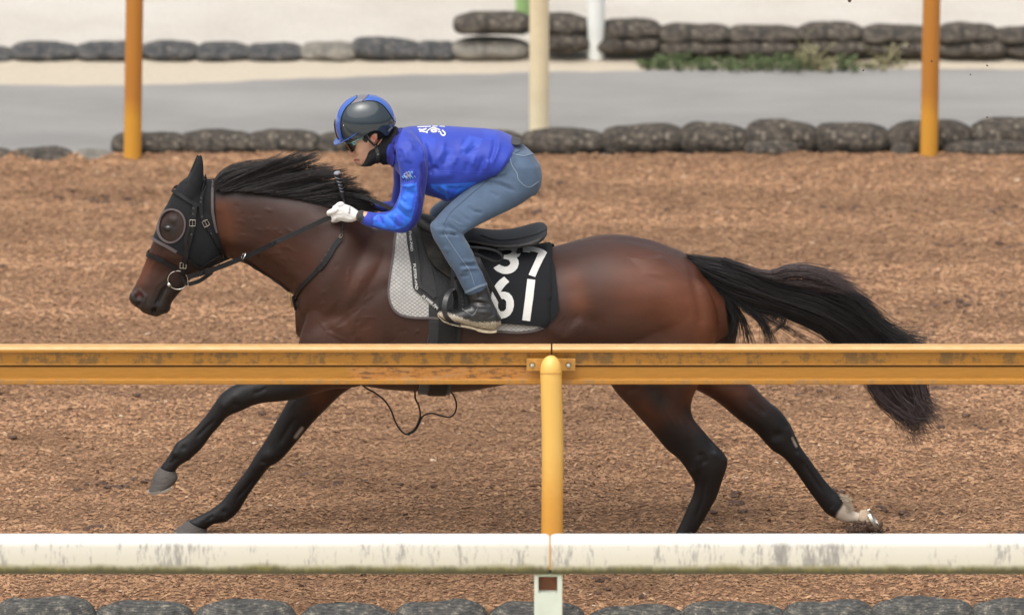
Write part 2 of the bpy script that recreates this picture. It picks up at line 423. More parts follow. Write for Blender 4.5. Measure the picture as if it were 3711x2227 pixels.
# sand (the whole ground, out to the horizon)
m = mat('pale_sand', (.60, .55, .47), .95); q = NB(m); c = q.coord(); 
a_ = q.noise(1.2, c, 4); b_ = q.noise(60, c, 4); s1 = q.ramp(a_, [(.3, (.43, .395, .345)), (.7, (.52, .488, .44))])
sepx = q.new('ShaderNodeSeparateXYZ'); q.ln(q.coord(), sepx.inputs[0]); ve = q.math('ADD', sepx.outputs[1], q.math('MULTIPLY', q.math('SUBTRACT', q.noise(2.2, q.coord((.5, 1, 1)), 3), .5), .5)); fv = q.ramp(q.math('SUBTRACT', ve, YB+.05), [(.0, (1, 1, 1)), (.25, (0, 0, 0))]); s1 = q.mix(fv, s1, (.47, .41, .32))
q.col(q.mix(.5, s1, q.ramp(b_, [(.35, (.7, .7, .7)), (.6, (1, 1, 1))]), 'MULTIPLY')); q.bump(b_, .4, .01)
obj('sand_ground', sheet(np.r_[-900, -60, np.linspace(-8, 8, 60), 60, 900], np.r_[-200, -30, np.linspace(-6, 12, 60), 60, 1500], lambda X, Y: np.zeros_like(X)-.004), m, base=False, kind='structure')
# paved path
m = mat('worn_asphalt', (.3, .3, .3), .85); q = NB(m); c = q.coord((.35, 1, 1)); n1 = q.noise(2.5, c, 5); n2 = q.noise(140, q.coord(), 3)
q.col(q.mix(.55, q.ramp(n1, [(.3, (.205, .200, .192)), (.7, (.275, .268, .255))]), q.ramp(n2, [(.3, (.78, .78, .78)), (.65, (1.1, 1.1, 1.1))]), 'MULTIPLY')); q.bump(n2, .35, .006)
edge = [(-60, 205), (0, 206), (350, 207), (600, 196), (900, 184), (1300, 175), (1540, 171), (1900, 168), (2200, 168), (2540, 168)]
ex = [GP(S(e)) for e in edge]; exx = [p.x for p in ex]; exy = [p.y for p in ex]
xs = np.r_[-40, -12, np.linspace(-3.4, 3.4, 140), 12, 40]; top = np.interp(xs, exx, exy)+.008*np.sin(xs*9)+.006*np.sin(xs*23+1)
v = []; f = []
for k in range(8):
    for x, t in zip(xs, top): v.append((x, YE-.1+(t-YE+.1)*k/7, .0015))
n = len(xs)
for k in range(7):
    for i in range(n-1): f.append((k*n+i, k*n+i+1, (k+1)*n+i+1, (k+1)*n+i))
obj('paved_path', (v, f), m, base=False, kind='structure')
# woodchip track
def tz(X, Y):
    z = .006*np.sin(Y*17+1.2*smoothnoise(X*.5, Y, 8, 2.5))+.009*smoothnoise(X*.6, Y*1.6, 3, 5)+.007*smoothnoise(X, Y, 4, 18)+.004*smoothnoise(X, Y, 5, 60)+.0025*smoothnoise(X, Y, 6, 150)
    for hx, hy, hr, hd in TRK: z = z-hd*np.exp(-(((X-hx)/hr)**2+((Y-hy)/(hr*.8))**2))+hd*.5*np.exp(-(((X-hx-.08)/hr/.9)**2+((Y-hy)/(hr*1.1))**2))
    return np.maximum(.030+z, .006)
TRK = [(RNG.uniform(-3.3, 3.3), RNG.uniform(-.9, 6), RNG.uniform(.06, .13), RNG.uniform(.02, .042)) for _ in range(80)]
m = mat('woodchip_base', (.2, .13, .08), .95); q = NB(m); c = q.coord(); g = q.noise(2.6, c, 6, .7); g1 = q.noise(38, c, 6, .7); g2 = q.noise(75, q.coord((.6, 1.6, 1)), 4, .7)
base = q.ramp(g1, [(.3, (.15, .075, .042)), (.5, (.30, .172, .098)), (.68, (.40, .25, .15))])
base = q.mix(.85, base, (.88, .84, .80), 'MULTIPLY'); base = q.mix(.75, base, q.ramp(g2, [(.3, (.45, .42, .40)), (.6, (1.15, 1.15, 1.15))]), 'MULTIPLY')
q.col(q.mix(.8, base, q.ramp(g, [(.3, (.72, .68, .66)), (.6, (1.05, 1.05, 1.05))]), 'MULTIPLY')); q.bump(g2, .9, .02)
xs = np.r_[-40, -12, np.linspace(-3.7, 3.7, 420), 12, 40]
obj('woodchip_track', sheet(xs, np.r_[-1.35, np.linspace(-1.2, YE, 430)], tz), m, base=False, kind='structure')
# loose chips on it
def chips(N, x0, x1, y0, y1, smin, smax):
    cx = RNG.uniform(x0, x1, N); cy = RNG.uniform(y0, y1, N); cz = tz(cx, cy)+.003
    L = RNG.uniform(smin, smax, N)*RNG.choice([.7, 1, 1.5], N, p=[.5, .42, .08]); W = L*RNG.uniform(.25, .5, N); Hh = L*RNG.uniform(.10, .26, N)
    a = RNG.normal(0, .6, N); pit = RNG.normal(0, .24, N); u = np.stack([np.cos(a)*np.cos(pit), np.sin(a)*np.cos(pit), np.sin(pit)], 1)
    s_ = np.stack([-np.sin(a), np.cos(a), RNG.normal(0, .3, N)], 1); o = np.stack([cx, cy, cz], 1)
    v = np.stack([o-u*L[:, None]/2-s_*W[:, None]/2, o+u*L[:, None]/2-s_*W[:, None]*.35, o+u*L[:, None]*.42+s_*W[:, None]/2, o-u*L[:, None]*.5+s_*W[:, None]*.4,
                  o-u*L[:, None]*.3+np.array([0, 0, 1])*Hh[:, None], o+u*L[:, None]*.35+np.array([0, 0, 1])*Hh[:, None]*.8], 1)
    f = np.array([(0, 1, 5, 4), (1, 2, 5, 5), (2, 3, 4, 5), (3, 0, 4, 4)])
    big = .5+.5*np.clip(smoothnoise(cx*.45, cy*2.2, 21, 4.0)*1.5, -1, 1)
    pal = np.array([(.385, .235, .135), (.33, .195, .112), (.265, .148, .082), (.165, .085, .048), (.45, .295, .18), (.36, .21, .125), (.60, .47, .35), (.075, .042, .028)])
    ci = RNG.choice(8, N, p=[.26, .25, .17, .06, .06, .175, .003, .022]); c = pal[ci]*np.array([.96, .93, .90])*(.80+.34*big[:, None])*RNG.uniform(.85, 1.12, (N, 1))
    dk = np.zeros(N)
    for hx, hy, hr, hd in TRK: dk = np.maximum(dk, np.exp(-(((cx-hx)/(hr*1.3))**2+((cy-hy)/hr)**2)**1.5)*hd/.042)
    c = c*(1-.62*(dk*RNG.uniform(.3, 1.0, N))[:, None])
    return v.reshape(-1, 3), (np.arange(N)[:, None, None]*6+f[None]).reshape(-1, 4), np.repeat(c, 6, 0)
def tri_split(v, f, c, m, name, kind, label=None):
    t1 = f[:, :3]; k = f[:, 2] != f[:, 3]; t2 = f[k][:, [0, 2, 3]]; return obj(name, (v, np.vstack([t1, t2])), m, base=False, smooth=False, kind=kind, attr=c)
chip_m = mat('wood_chip', (1, 1, 1), .9, attr=True, spec=.25)
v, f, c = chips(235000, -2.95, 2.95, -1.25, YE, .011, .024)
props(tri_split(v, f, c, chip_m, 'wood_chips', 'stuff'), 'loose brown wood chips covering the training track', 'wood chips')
# darker hoof-torn clods in patches
ks = []
N = 0; P_ = []
for hx, hy, hr, hd in TRK:
    for _ in range(RNG.integers(3, 9)):
        x, y = hx+RNG.normal(0, hr*.9), hy+RNG.normal(0, hr*.6); r = RNG.uniform(.007, .017)
        if y > YE-.1: continue
        P_.append((x, y, r))
clod_m = mat('dark_clod', (.10, .06, .042), .95, .4, 60, .8, 90)
mb = MB()
for x, y, r in P_:
    e = ellipsoid((x, y, float(tz(np.array(x), np.array(y)))+r*.2), (r*1.6, r*1.1, r*.7), 7, 5)
    mb.add(([(a+RNG.normal(0, r*.18), b+RNG.normal(0, r*.18), c_+RNG.normal(0, r*.15)) for a, b, c_ in e[0]], e[1]))
props(obj('bark_clods', mb.vf(), clod_m, base=False, smooth=False, kind='stuff'), 'small dark damp clods of bark strewn over the track', 'bark clods')
# ---------------------------------------------------------------- stone-filled net bags
def bag_mat(name, dark, light, speck, net=False):
    m = mat(name, dark, .9, spec=.3); q = NB(m); c = q.coord((1, 1, 1.2)); a = q.noise(26 if not net else 34, c, 5, .7); v = q.new('ShaderNodeTexVoronoi'); v.inputs['Scale'].default_value = 42 if net else 32; q.ln(c, v.inputs['Vector'])
    b = q.ramp(a, [(.35, dark), (.55, light), (.72, speck)])
    k = q.ramp(q.noise(11, c, 5, .75), [(.35, (.5, .52, .55)), (.6, (1.1, 1.08, 1.05))])
    b = q.mix(.8, b, k, 'MULTIPLY')
    sp = q.new('ShaderNodeSeparateColor'); q.ln(v.outputs['Color'], sp.inputs[0]); pick = q.ramp(sp.outputs[0], [(.84 if not net else .78, (0, 0, 0)), (.88 if not net else .82, (1, 1, 1))])
    cen = q.ramp(v.outputs['Distance'], [(.25, (1, 1, 1)), (.5, (0, 0, 0))]); pk = q.math('MULTIPLY', pick, cen)
    if net:
        sx = q.new('ShaderNodeSeparateXYZ'); q.ln(q.coord(), sx.inputs[0])
        lo = q.ramp(q.math('MULTIPLY', sx.outputs[2], 5), [(.45, (1, 1, 1)), (.85, (.15, .15, .15))]); pk = q.math('MULTIPLY', pk, lo)
        wv = q.new('ShaderNodeTexWave'); wv.bands_direction = 'Z'; wv.inputs['Scale'].default_value = 45; wv.inputs['Distortion'].default_value = 1.5; q.ln(q.coord(), wv.inputs['Vector']); b = q.mix(.35, b, wv.outputs['Color'], 'MULTIPLY')
    b = q.mix(pk, b, speck); q.col(b); q.bump(q.mix(.5, a, v.outputs['Distance']), .6, .012); return m
bag_near = bag_mat('net_bag_grey', (.060, .060, .057), (.105, .104, .098), (.36, .32, .24), True)
bag_far = bag_mat('net_bag_dark', (.030, .027, .024), (.085, .072, .058), (.19, .165, .13))
bag_slate = bag_mat('net_bag_slate', (.042, .044, .047), (.085, .085, .085), (.18, .16, .135))
bag_pale = bag_mat('net_bag_pale', (.16, .15, .13), (.21, .195, .165), (.27, .24, .2))
def bag(x1, x2, yt, yb, ydepth, name, mt, label, group, seed, dep=.13, z0=None, tip=0):
    r = np.random.default_rng(seed); a, b = P(S((x1, yt)), ydepth), P(S((x2, yt)), ydepth); cx = (a.x+b.x)/2; hx = (b.x-a.x)/2*1.07
    # height from the outline: top edge seen over the bag, bottom edge at its front foot
    zb = P(S((cx, yb)), ydepth-dep*.9).z if z0 is None else z0; ztop = P(S((0, yt)), ydepth+dep*.1).z; zb -= .012 if z0 is None else 0; hz = max(.045, (ztop-zb)/2); cz = ztop-hz
    nu, nv = 40, 22; v = []; ph = r.uniform(0, 6.28, 8)
    e = ellipsoid((0, 0, 0), (1, 1, 1), nu, nv); o = []
    for x, y, z in e[0]:
        # ellipsoid poles along z: rotate poles to x axis for the tied ends
        px, py, pz = z, y, x; s_ = 1/(abs(px)**3.2+(math.hypot(py, pz))**3.2)**(1/3.2)
        px, py, pz = px*s_, py*s_, pz*s_
        k = 1+.05*math.sin(3*px+ph[0])+.05*math.sin(2.2*px+3*py+ph[1])+.035*math.sin(6*px+5*pz+ph[2])+.02*math.sin(11*px+9*py+ph[3])+.015*math.sin(17*px+13*pz+ph[4])
        sag = -.10*px*px*r.uniform(.9, 1.1)+tip*px*.25
        o.append((cx+px*hx, ydepth+py*dep*k, cz+(pz*k+sag)*hz))
    ob = obj(name, recalc((o, e[1])), mt); ob.data.name = name
    return props(ob, label, 'net bag', group)
ORD = ['first', 'second', 'third', 'fourth', 'fifth', 'sixth', 'seventh', 'eighth', 'ninth', 'tenth', 'eleventh', 'twelfth', 'thirteenth', 'fourteenth', 'fifteenth']
near = [(-8, 225, 1437), (234, 463, 1449), (476, 709, 1446), (724, 955, 1459), (957, 1172, 1447), (1183, 1408, 1453), (1420, 1655, 1463), (1648, 1895, 1450), (1893, 2110, 1447), (2106, 2348, 1440), (2350, 2590, 1441)]
for i, (a, b, t) in enumerate(near):
    bag(a, b, t, 0, -1.18, 'net_bag', bag_near, 'grey stone-filled net bag, %s from the left in the row under the white rail' % ORD[i], 'stone bags along the near edge of the track', 100+i, .115, z0=-.03)
far1 = [(-140, 28, 362, 390, 0), (30, 172, 360, 390, 0), (176, 272, 366, 382, 0), (274, 448, 319, 378, 0), (438, 608, 314, 375, 0), (600, 770, 314, 379, 0), (764, 925, 320, 376, 0), (928, 1080, 322, 374, 0), (1082, 1262, 318, 370, 0),
        (1262, 1458, 310, 366, 0), (1458, 1647, 298, 364, .4), (1642, 1808, 297, 362, -.2), (1804, 1973, 289, 352, 0), (1970, 2145, 295, 364, -.3), (2147, 2346, 290, 357, .2), (2349, 2560, 284, 352, -.5)]
far1l = ['low stone bag almost buried in chips at the left picture edge'] * 0
names1 = ['low half-buried stone bag cut by the left picture edge', 'low half-buried stone bag left of the left orange post', 'small pale stone bag sunk beside the path, just left of the left orange post']
vis = ['dark stone bag directly behind the left orange post', 'dark stone bag right of the left orange post, above the horse ear', 'dark stone bag above the horse mane', 'dark stone bag behind the chin of the rider', 'dark stone bag hidden behind the shoulder of the rider', 'dark stone bag hidden behind the back of the rider',
       'dark stone bag right of the rider seat, below the cream post', 'dark stone bag with a knotted left end, second right of the cream post', 'dark stone bag, third right of the cream post at the track edge', 'high dark stone bag, fourth right of the cream post, on a lower bag', 'dark stone bag, fifth right of the cream post at the track edge',
       'dark stone bag directly behind the right orange post', 'large dark stone bag at the right picture edge beside the track']
for i, (a, b, t, bb, tp) in enumerate(far1):
    lab = names1[i] if i < 3 else vis[i-3]
    bag(a, b, t-(3 if i < 3 else 0), bb, YE+(.02 if i < 3 else .17), 'net_bag', bag_far if i > 2 else (bag_pale if i == 2 else bag_far), lab, 'stone bags between track and path', 200+i, .125, z0=-.02, tip=tp)
for i, (a, b, t, bb, lab) in enumerate([(1800, 1925, 338, 374, 'lower stone bag peeping out under the high bag at the track edge'), (2152, 2206, 346, 372, 'small lower stone bag left of the right orange post'), (2285, 2500, 338, 374, 'lower stone bag under the large bag at the right picture edge')]):
    bag(a, b, t, bb, YE+.045, 'net_bag', bag_far, lab, 'stone bags between track and path', 240+i, .08)
far2 = [(-120, 32, 113, 151), (28, 188, 103, 152), (186, 345, 101, 150), (345, 476, 100, 152), (474, 602, 104, 148), (597, 728, 105, 147), (726, 862, 103, 141), (855, 1015, 91, 148), (1004, 1100, 100, 143), (1090, 1275, 92, 138)]
for i, (a, b, t, bb) in enumerate(far2):
    bag(a, b, t, bb, YB+.12, 'net_bag', bag_pale if i in (6, 9) else bag_slate, ['slate stone bag cut by the left picture edge, beyond the path', 'slate stone bag beyond the path, second from the left picture edge', 'slate stone bag beyond the path behind the left orange post', 'slate stone bag beyond the path just right of the left orange post', 'slate stone bag beyond the path, second right of the left orange post', 'slate stone bag beyond the path, third right of the left orange post', 'pale grey stone bag in the far row above the rider helmet', 'slate stone bag with a pointed left corner in the far row', 'small slate stone bag between the pointed one and the raised brown bags', 'pale grey stone bag under the leftmost brown bag of the far row'][i], 'stone bags beyond the path', 300+i, .13, z0=-.02, tip=(-.9 if i == 7 else 0))
up = [(1100, 1278, 29, 90), (1270, 1420, 34, 92), (1455, 1592, 45, 104), (1590, 1762, 57, 114), (1760, 1935, 62, 112), (1928, 2082, 55, 110), (2078, 2262, 62, 112), (2262, 2407, 57, 114), (2403, 2560, 65, 114)]
upl = ['brown stone bag at the left end of the raised far row', 'brown upper stone bag of the far row behind the cream post', 'brown upper stone bag just right of the white post', 'brown upper stone bag, second right of the white post', 'brown upper stone bag, third right of the white post', 'brown upper stone bag behind the tall weed stalk', 'brown upper stone bag left of the right orange post in the far row', 'brown upper stone bag just right of the right orange post in the far row', 'brown upper stone bag at the right picture edge in the far row']
lo = [(1300, 1424, 90, 132), (1440, 1592, 98, 137), (1592, 1762, 108, 142), (1758, 1935, 108, 144), (1930, 2100, 106, 144), (2098, 2268, 108, 145), (2264, 2432, 110, 146), (2428, 2580, 112, 146)]
lol = ['lower brown stone bag between the cream and the white post', 'lower brown stone bag just right of the white post', 'lower brown stone bag above the left end of the weeds', 'lower brown stone bag above the greenest weeds', 'lower brown stone bag under the tall weed stalk', 'lower brown stone bag left of the right orange post in the far row', 'lower brown stone bag just right of the right orange post in the far row', 'lower brown stone bag at the right picture edge in the far row']
for i, (a, b, t, bb) in enumerate(lo): bag(a, b, t-22, bb, YB+.11, 'net_bag', bag_far, lol[i], 'stone bags beyond the path', 400+i, .13)
for i, (a, b, t, bb) in enumerate(up): bag(a, b, t, bb, YB+.14, 'net_bag', bag_far, upl[i], 'stone bags beyond the path', 420+i, .13)
# ---------------------------------------------------------------- weeds
gm = mat('weed_green', (.085, .115, .045), .85, .4, 30); gm2 = mat('weed_dry', (.24, .22, .12), .85, .3, 30)
def weed(x, yb, n, h, wd, mt, name, label, seed, cat='weed', dy=7.8):
    r = np.random.default_rng(seed); c = GP(S((x, yb))); M = 6; pth = []
    for _ in range(n):
        b = np.array([c.x+r.normal(0, wd*.5), c.y+r.uniform(-.1, .1), 0]); d = np.array([r.normal(0, .5), r.normal(0, .4), 1]); d /= np.linalg.norm(d); hh = h*r.uniform(.4, 1)
        t = np.linspace(0, 1, M)[:, None]; pth.append(b+d*hh*t+np.array([r.normal(0, .05), r.normal(0, .04), -hh*.25])*t*t)
    v, f = strands(np.array(pth), .0045, .001, 3); v = [v]; f = [f]; k = len(v[0])
    for p_ in pth:                                   # leaves up each stem
        for _ in range(4):
            o = p_[r.integers(1, M)]; a = r.uniform(0, 6.28); l = r.uniform(.015, .035); d = np.array([math.cos(a), math.sin(a)*.7, r.uniform(-.2, .6)])*l; s_ = np.array([-math.sin(a), math.cos(a), .3])*l*.3
            v.append(np.array([o, o+d*.5+s_, o+d, o+d*.5-s_])); f.append(np.array([[k, k+1, k+2, k+3]])); k += 4
    return props(obj(name, (np.vstack(v), np.vstack(f)), mt, base=True), label, cat)
spots = [(1560, 158, .02, .06), (1600, 160, .07, .12), (1640, 160, .08, .13), (1700, 162, .06, .12), (1760, 163, .06, .12), (1820, 163, .07, .12), (1870, 165, .09, .13), (1925, 164, .09, .12), (1985, 164, .06, .11), (2040, 166, .08, .12), (2090, 163, .05, .12), (2140, 160, .05, .1)]
wl = ['tiny green weed at the left end of the weed strip', 'leafy green weed near the left end of the weed strip', 'bushy bright green weed, third from the left along the path', 'low green weed in front of the far bags, fourth from the left', 'thin low green weed, fifth from the left along the path', 'green weed in the middle of the weed strip', 'bright green leafy weed left of the tall stalk', 'bright green weed at the foot of the tall stalk', 'dull green weed just right of the tall stalk', 'green weed near the right end of the strip', 'sparse dull weed, second from the right end of the strip', 'sparse dull weed at the right end of the strip']
for i, (x, y, h, wd) in enumerate(spots): weed(x, y, 30 if i not in (0, 10, 11) else 15, h*1.2, wd*.7, gm if i < 8 or i == 9 else gm2, 'weed_tuft', wl[i], 500+i)['group'] = 'weeds beside the path'
weed(1955, 160, 26, .24, .05, gm2, 'weed_stalk', 'tall pale weed stalk standing before the far bags', 530)['group'] = 'tall weed stalks'
weed(2143, 155, 14, .2, .03, gm2, 'weed_stalk', 'tall thin weed stalk with white heads left of the right orange post', 531)['group'] = 'tall weed stalks'
# ---------------------------------------------------------------- rails and posts
ym = mat('yellow_paint', (.60, .27, .035), .45, coat=.2); q = NB(ym)
c = q.coord((1, 1, 1)); n1 = q.noise(9, q.coord((1, 1, 2.5)), 6, .7); n2 = q.noise(3, q.coord((2, 1, 8)), 5, .8)
q.col(q.mix(q.ramp(n2, [(.56, (0, 0, 0)), (.66, (1, 1, 1))]), q.ramp(n1, [(.3, (.62, .27, .035)), (.7, (.72, .35, .06))]), (.46, .21, .05))); q.bump(n1, .1, .004)
RY = -1.30
def zr(sy, y=RY): return P((CX, sy), y).z
def rail_mat(name, zs):
    m = mat(name, (.62, .28, .04), .42, coat=.15); q = NB(m); tc = q.coord(); sx = q.new('ShaderNodeSeparateXYZ'); q.ln(tc, sx.inputs[0])
    z = sx.outputs[2]; st = q.noise(20, q.coord((1.0, 1, 1.2)), 6, .75); blot = q.noise(5, q.coord((1.4, 1, .3)), 6, .8); fine = q.noise(60, q.coord((.3, 1, 2)), 3)
    def seg(a, b, e=.002):
        u = q.new('ShaderNodeMapRange'); q.ln(z, u.inputs[0]); u.inputs[1].default_value = a-e; u.inputs[2].default_value = a+e
        w_ = q.new('ShaderNodeMapRange'); q.ln(z, w_.inputs[0]); w_.inputs[1].default_value = b+e; w_.inputs[2].default_value = b-e
        return q.math('MULTIPLY', u.outputs[0], w_.outputs[0])
    base = q.ramp(fine, [(.3, (.37, .165, .020)), (.7, (.43, .195, .026))])
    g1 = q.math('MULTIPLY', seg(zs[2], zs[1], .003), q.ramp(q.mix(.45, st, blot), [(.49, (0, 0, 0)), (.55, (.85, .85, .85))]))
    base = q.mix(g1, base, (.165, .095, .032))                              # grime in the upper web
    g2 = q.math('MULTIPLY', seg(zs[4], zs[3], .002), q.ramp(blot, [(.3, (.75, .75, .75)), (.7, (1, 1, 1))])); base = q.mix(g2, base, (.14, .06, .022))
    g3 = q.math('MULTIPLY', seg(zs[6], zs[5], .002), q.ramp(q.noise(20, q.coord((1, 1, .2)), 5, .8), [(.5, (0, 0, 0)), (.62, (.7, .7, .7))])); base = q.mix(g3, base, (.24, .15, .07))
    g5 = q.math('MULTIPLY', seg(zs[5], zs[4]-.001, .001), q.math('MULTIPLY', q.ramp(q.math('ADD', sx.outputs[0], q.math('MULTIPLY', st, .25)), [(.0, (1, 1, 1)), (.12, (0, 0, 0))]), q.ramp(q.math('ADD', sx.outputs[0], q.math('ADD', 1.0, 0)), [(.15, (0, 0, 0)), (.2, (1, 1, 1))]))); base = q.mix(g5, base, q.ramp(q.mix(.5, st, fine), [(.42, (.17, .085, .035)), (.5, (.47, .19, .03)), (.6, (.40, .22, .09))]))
    g4 = q.math('MULTIPLY', seg(zs[0]-.0115, zs[0]+.05, .003), q.ramp(q.noise(30, q.coord((.6, 1, 1)), 4, .7), [(.2, (.3, .3, .3)), (.7, (.8, .8, .8))])); base = q.mix(g4, base, (.66, .42, .19))  # pale highlight along the top of the cap, painted into the colour
    q.col(base); q.bump(fine, .08, .003); return m
zt, zc1, zw, zl, zg, zp, zf = [zr(s_) for s_ in (1251, 1272, 1317, 1319, 1327.5, 1370, 1388)]
z0 = zf
# object origin sits at the rail's bottom, so heights in the material are relative to it
rmat = rail_mat('yellow_rail_paint', [zt-z0, zc1-z0, zw-z0, zl-z0, zg-z0, zp-z0, -.01+0*zf])
prof = [(RY+.03, zt-.002), (RY, zt), (RY-.014, zt-.003), (RY-.024, zt-.011), (RY-.0245, zc1+.003), (RY-.019, zc1), (RY-.004, zc1-.003), (RY-.004, zw+.004), (RY-.010, zw+.001), (RY-.011, zl), (RY-.009, zl-.003), (RY+.006, zl-.004), (RY+.006, zg+.001), (RY-.004, zg-.001), (RY-.0055, zp+.003), (RY-.012, zp+.001), (RY-.020, zp-.004), (RY-.021, zf+.004), (RY-.016, zf), (RY+.03, zf)]
def extrude(prof, x0, x1, nseg=1):
    n = len(prof); v = []; f = []
    for k in range(nseg+1):
        x = x0+(x1-x0)*k/nseg; v += [(x, y, z) for y, z in prof]
    for k in range(nseg):
        for j in range(n): f.append((k*n+j, k*n+(j+1) % n, (k+1)*n+(j+1) % n, (k+1)*n+j))
    f += [tuple(range(n))[::-1], tuple(nseg*n+j for j in range(n))]; return recalc((v, f))
jx = P(S(('S', 1999, 1300)), RY).x
yf = empty('rail_fence', (jx, RY-.09, 0), 'yellow steel rail with grimy panels on a curved yellow post, nearest the horse', 'rail')
def local(o, z0):                     # shift a child's own origin down to z0 so its material starts there
    o.data.transform(Matrix.Translation((-jx, -RY, -z0))); o.matrix_parent_inverse = o.matrix_parent_inverse @ Matrix.Translation((jx, RY, z0)); return o
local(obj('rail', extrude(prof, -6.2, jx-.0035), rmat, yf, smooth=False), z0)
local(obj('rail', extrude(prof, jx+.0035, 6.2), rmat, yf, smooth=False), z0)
cxp = P((1997.5, 1330), RY-.09).x; r_p = .0445
topz = P((CX, 1283), RY-.06).z
pp = [(cxp+.004, RY-.092, 0), (cxp+.004, RY-.092, .5), (cxp+.006, RY-.092, .9), (cxp, RY-.088, topz-.12), (cxp-.001, RY-.083, topz-.06)]
body = tube(pp, r_p, 28, 6)
dome = ellipsoid((cxp-.001, RY-.080, topz-.062), (r_p, r_p+.004, .062), 28, 16)
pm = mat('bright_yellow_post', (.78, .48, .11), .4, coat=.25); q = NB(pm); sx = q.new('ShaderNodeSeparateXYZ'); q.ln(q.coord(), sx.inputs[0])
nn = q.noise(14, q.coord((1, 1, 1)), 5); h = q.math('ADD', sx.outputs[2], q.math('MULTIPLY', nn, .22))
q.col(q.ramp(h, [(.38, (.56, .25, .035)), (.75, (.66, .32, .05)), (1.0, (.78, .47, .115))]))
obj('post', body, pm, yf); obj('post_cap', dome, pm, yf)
obj('joint_ring', torus((cxp, RY-.088, topz-.075), r_p+.0008, .0016, (0, .35, 1), 40, 6), mat('seam', (.5, .25, .05), .5), yf)
bl, br = P((1908, 1320), RY-.03).x, P((2085, 1320), RY-.03).x; bz1, bz0 = zr(1299, RY-.03), zr(1342, RY-.03)
bm_ = mat('bracket_paint', (.50, .25, .055), .5, .25, 18, .1)
obj('bracket', box(((bl+br)/2, RY-.0285, (bz0+bz1)/2), (br-bl, .006, bz1-bz0)), bm_, yf, smooth=False)
for sx_ in (1929, 2060):
    bx, bz = P((sx_, 1324), RY-.035).x, zr(1324, RY-.035)
    b_ = obj('bolt', tube([(bx, RY-.031, bz), (bx, RY-.041, bz)], .0095, 6), mat('galvanised', (.42, .42, .34), .5, metal=.4), yf, smooth=False)
    obj('bolt_hole', torus((bx, RY-.0318, bz+.002), .0105, .0012, (0, 1, 0), 20, 5), mat('dark_hole', (.03, .02, .01), .8), b_)
# white rail in front
WY = -2.62
wm = mat('weathered_white_paint', (.75, .74, .66), .5); q = NB(wm); sx = q.new('ShaderNodeSeparateXYZ'); tc = q.coord(); q.ln(tc, sx.inputs[0]); z = sx.outputs[2]
wt, wb = P((CX, 1935), WY).z, P((CX, 2077), WY-.02).z; HW = wt-wb
zz = q.math('DIVIDE', z, HW); sk = q.noise(11, q.coord((1.8, 1, .35)), 6, .75); sk2 = q.noise(55, q.coord((1.6, 1, .35)), 4, .8); al = q.noise(7, q.coord((1, 1, .6)), 5, .7); cl = q.noise(1.6, q.coord((1, .2, .1)), 2)
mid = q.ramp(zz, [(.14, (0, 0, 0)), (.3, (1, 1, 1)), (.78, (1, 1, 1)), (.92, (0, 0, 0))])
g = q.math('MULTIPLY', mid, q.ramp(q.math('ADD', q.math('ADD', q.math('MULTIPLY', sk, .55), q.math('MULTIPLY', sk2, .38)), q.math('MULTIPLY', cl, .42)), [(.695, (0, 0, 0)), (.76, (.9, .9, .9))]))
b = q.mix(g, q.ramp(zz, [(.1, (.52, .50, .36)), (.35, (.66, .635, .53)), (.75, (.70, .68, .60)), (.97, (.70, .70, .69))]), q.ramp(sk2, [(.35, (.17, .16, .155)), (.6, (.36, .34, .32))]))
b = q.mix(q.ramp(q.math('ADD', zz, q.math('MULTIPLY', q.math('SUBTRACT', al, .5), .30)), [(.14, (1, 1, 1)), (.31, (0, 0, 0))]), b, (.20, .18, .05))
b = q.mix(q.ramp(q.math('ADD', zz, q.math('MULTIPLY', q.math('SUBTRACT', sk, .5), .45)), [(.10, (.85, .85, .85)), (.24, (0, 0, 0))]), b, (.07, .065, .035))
q.col(b)
def rrect(y0, zb, ztp, dep, rt=.040, rb=.020):
    pr = []
    for cy, cz, r, a0 in ((y0-dep/2+rt, ztp-rt, rt, 180), (y0+dep/2-rt, ztp-rt, rt, 90), (y0+dep/2-rb, zb+rb, rb, 0), (y0-dep/2+rb, zb+rb, rb, -90)):
        for k in range(7): a = math.radians(a0-k*15); pr.append((cy+r*math.cos(a), cz+r*math.sin(a)))
    return pr
def rounded_bar(x0, x1, y0, zb, ztp, dep, e):
    pr = rrect(y0, zb, ztp, dep); cy, cz = y0, (zb+ztp)/2; v = []; f = []; n = len(pr); K = [(x0, .90), (x0+e*.25, .96), (x0+e, 1), (x1-e, 1), (x1-e*.25, .96), (x1, .90)]
    for x, s_ in K: v += [(x, cy+(y-cy)*s_, cz+(z_-cz)*s_) for y, z_ in pr]
    for k in range(len(K)-1):
        for j in range(n): f.append((k*n+j, k*n+(j+1) % n, (k+1)*n+(j+1) % n, (k+1)*n+j))
    f += [tuple(range(n)), tuple((len(K)-1)*n+j for j in range(n))]; return recalc((v, f))
wj = P((1994, 2000), WY-.05).x
wf = empty('rail_fence', (wj, WY, 0), 'white rail with grey streaks and green algae in the foreground, on a slotted white post', 'rail')
def wlocal(o): o.data.transform(Matrix.Translation((-wj, -WY, -wb))); o.matrix_parent_inverse = o.matrix_parent_inverse @ Matrix.Translation((wj, WY, wb)); return o
wlocal(obj('rail', rounded_bar(-6, wj-.003, WY, wb, wt, .085, .02), wm, wf)); wlocal(obj('rail', rounded_bar(wj+.003, 6, WY, wb, wt, .085, .02), wm, wf))
px0, px1 = P((1936, 2100), WY).x, P((2037, 2100), WY).x; h0, h1 = P((0, 2150), WY-.035).z, P((0, 2090), WY-.035).z; wx0, wx1 = P((1951, 2100), WY-.035).x, P((2020, 2100), WY-.035).x
wpm = mat('white_post_paint', (.62, .68, .58), .5, .08, 12)
mb = MB(); 
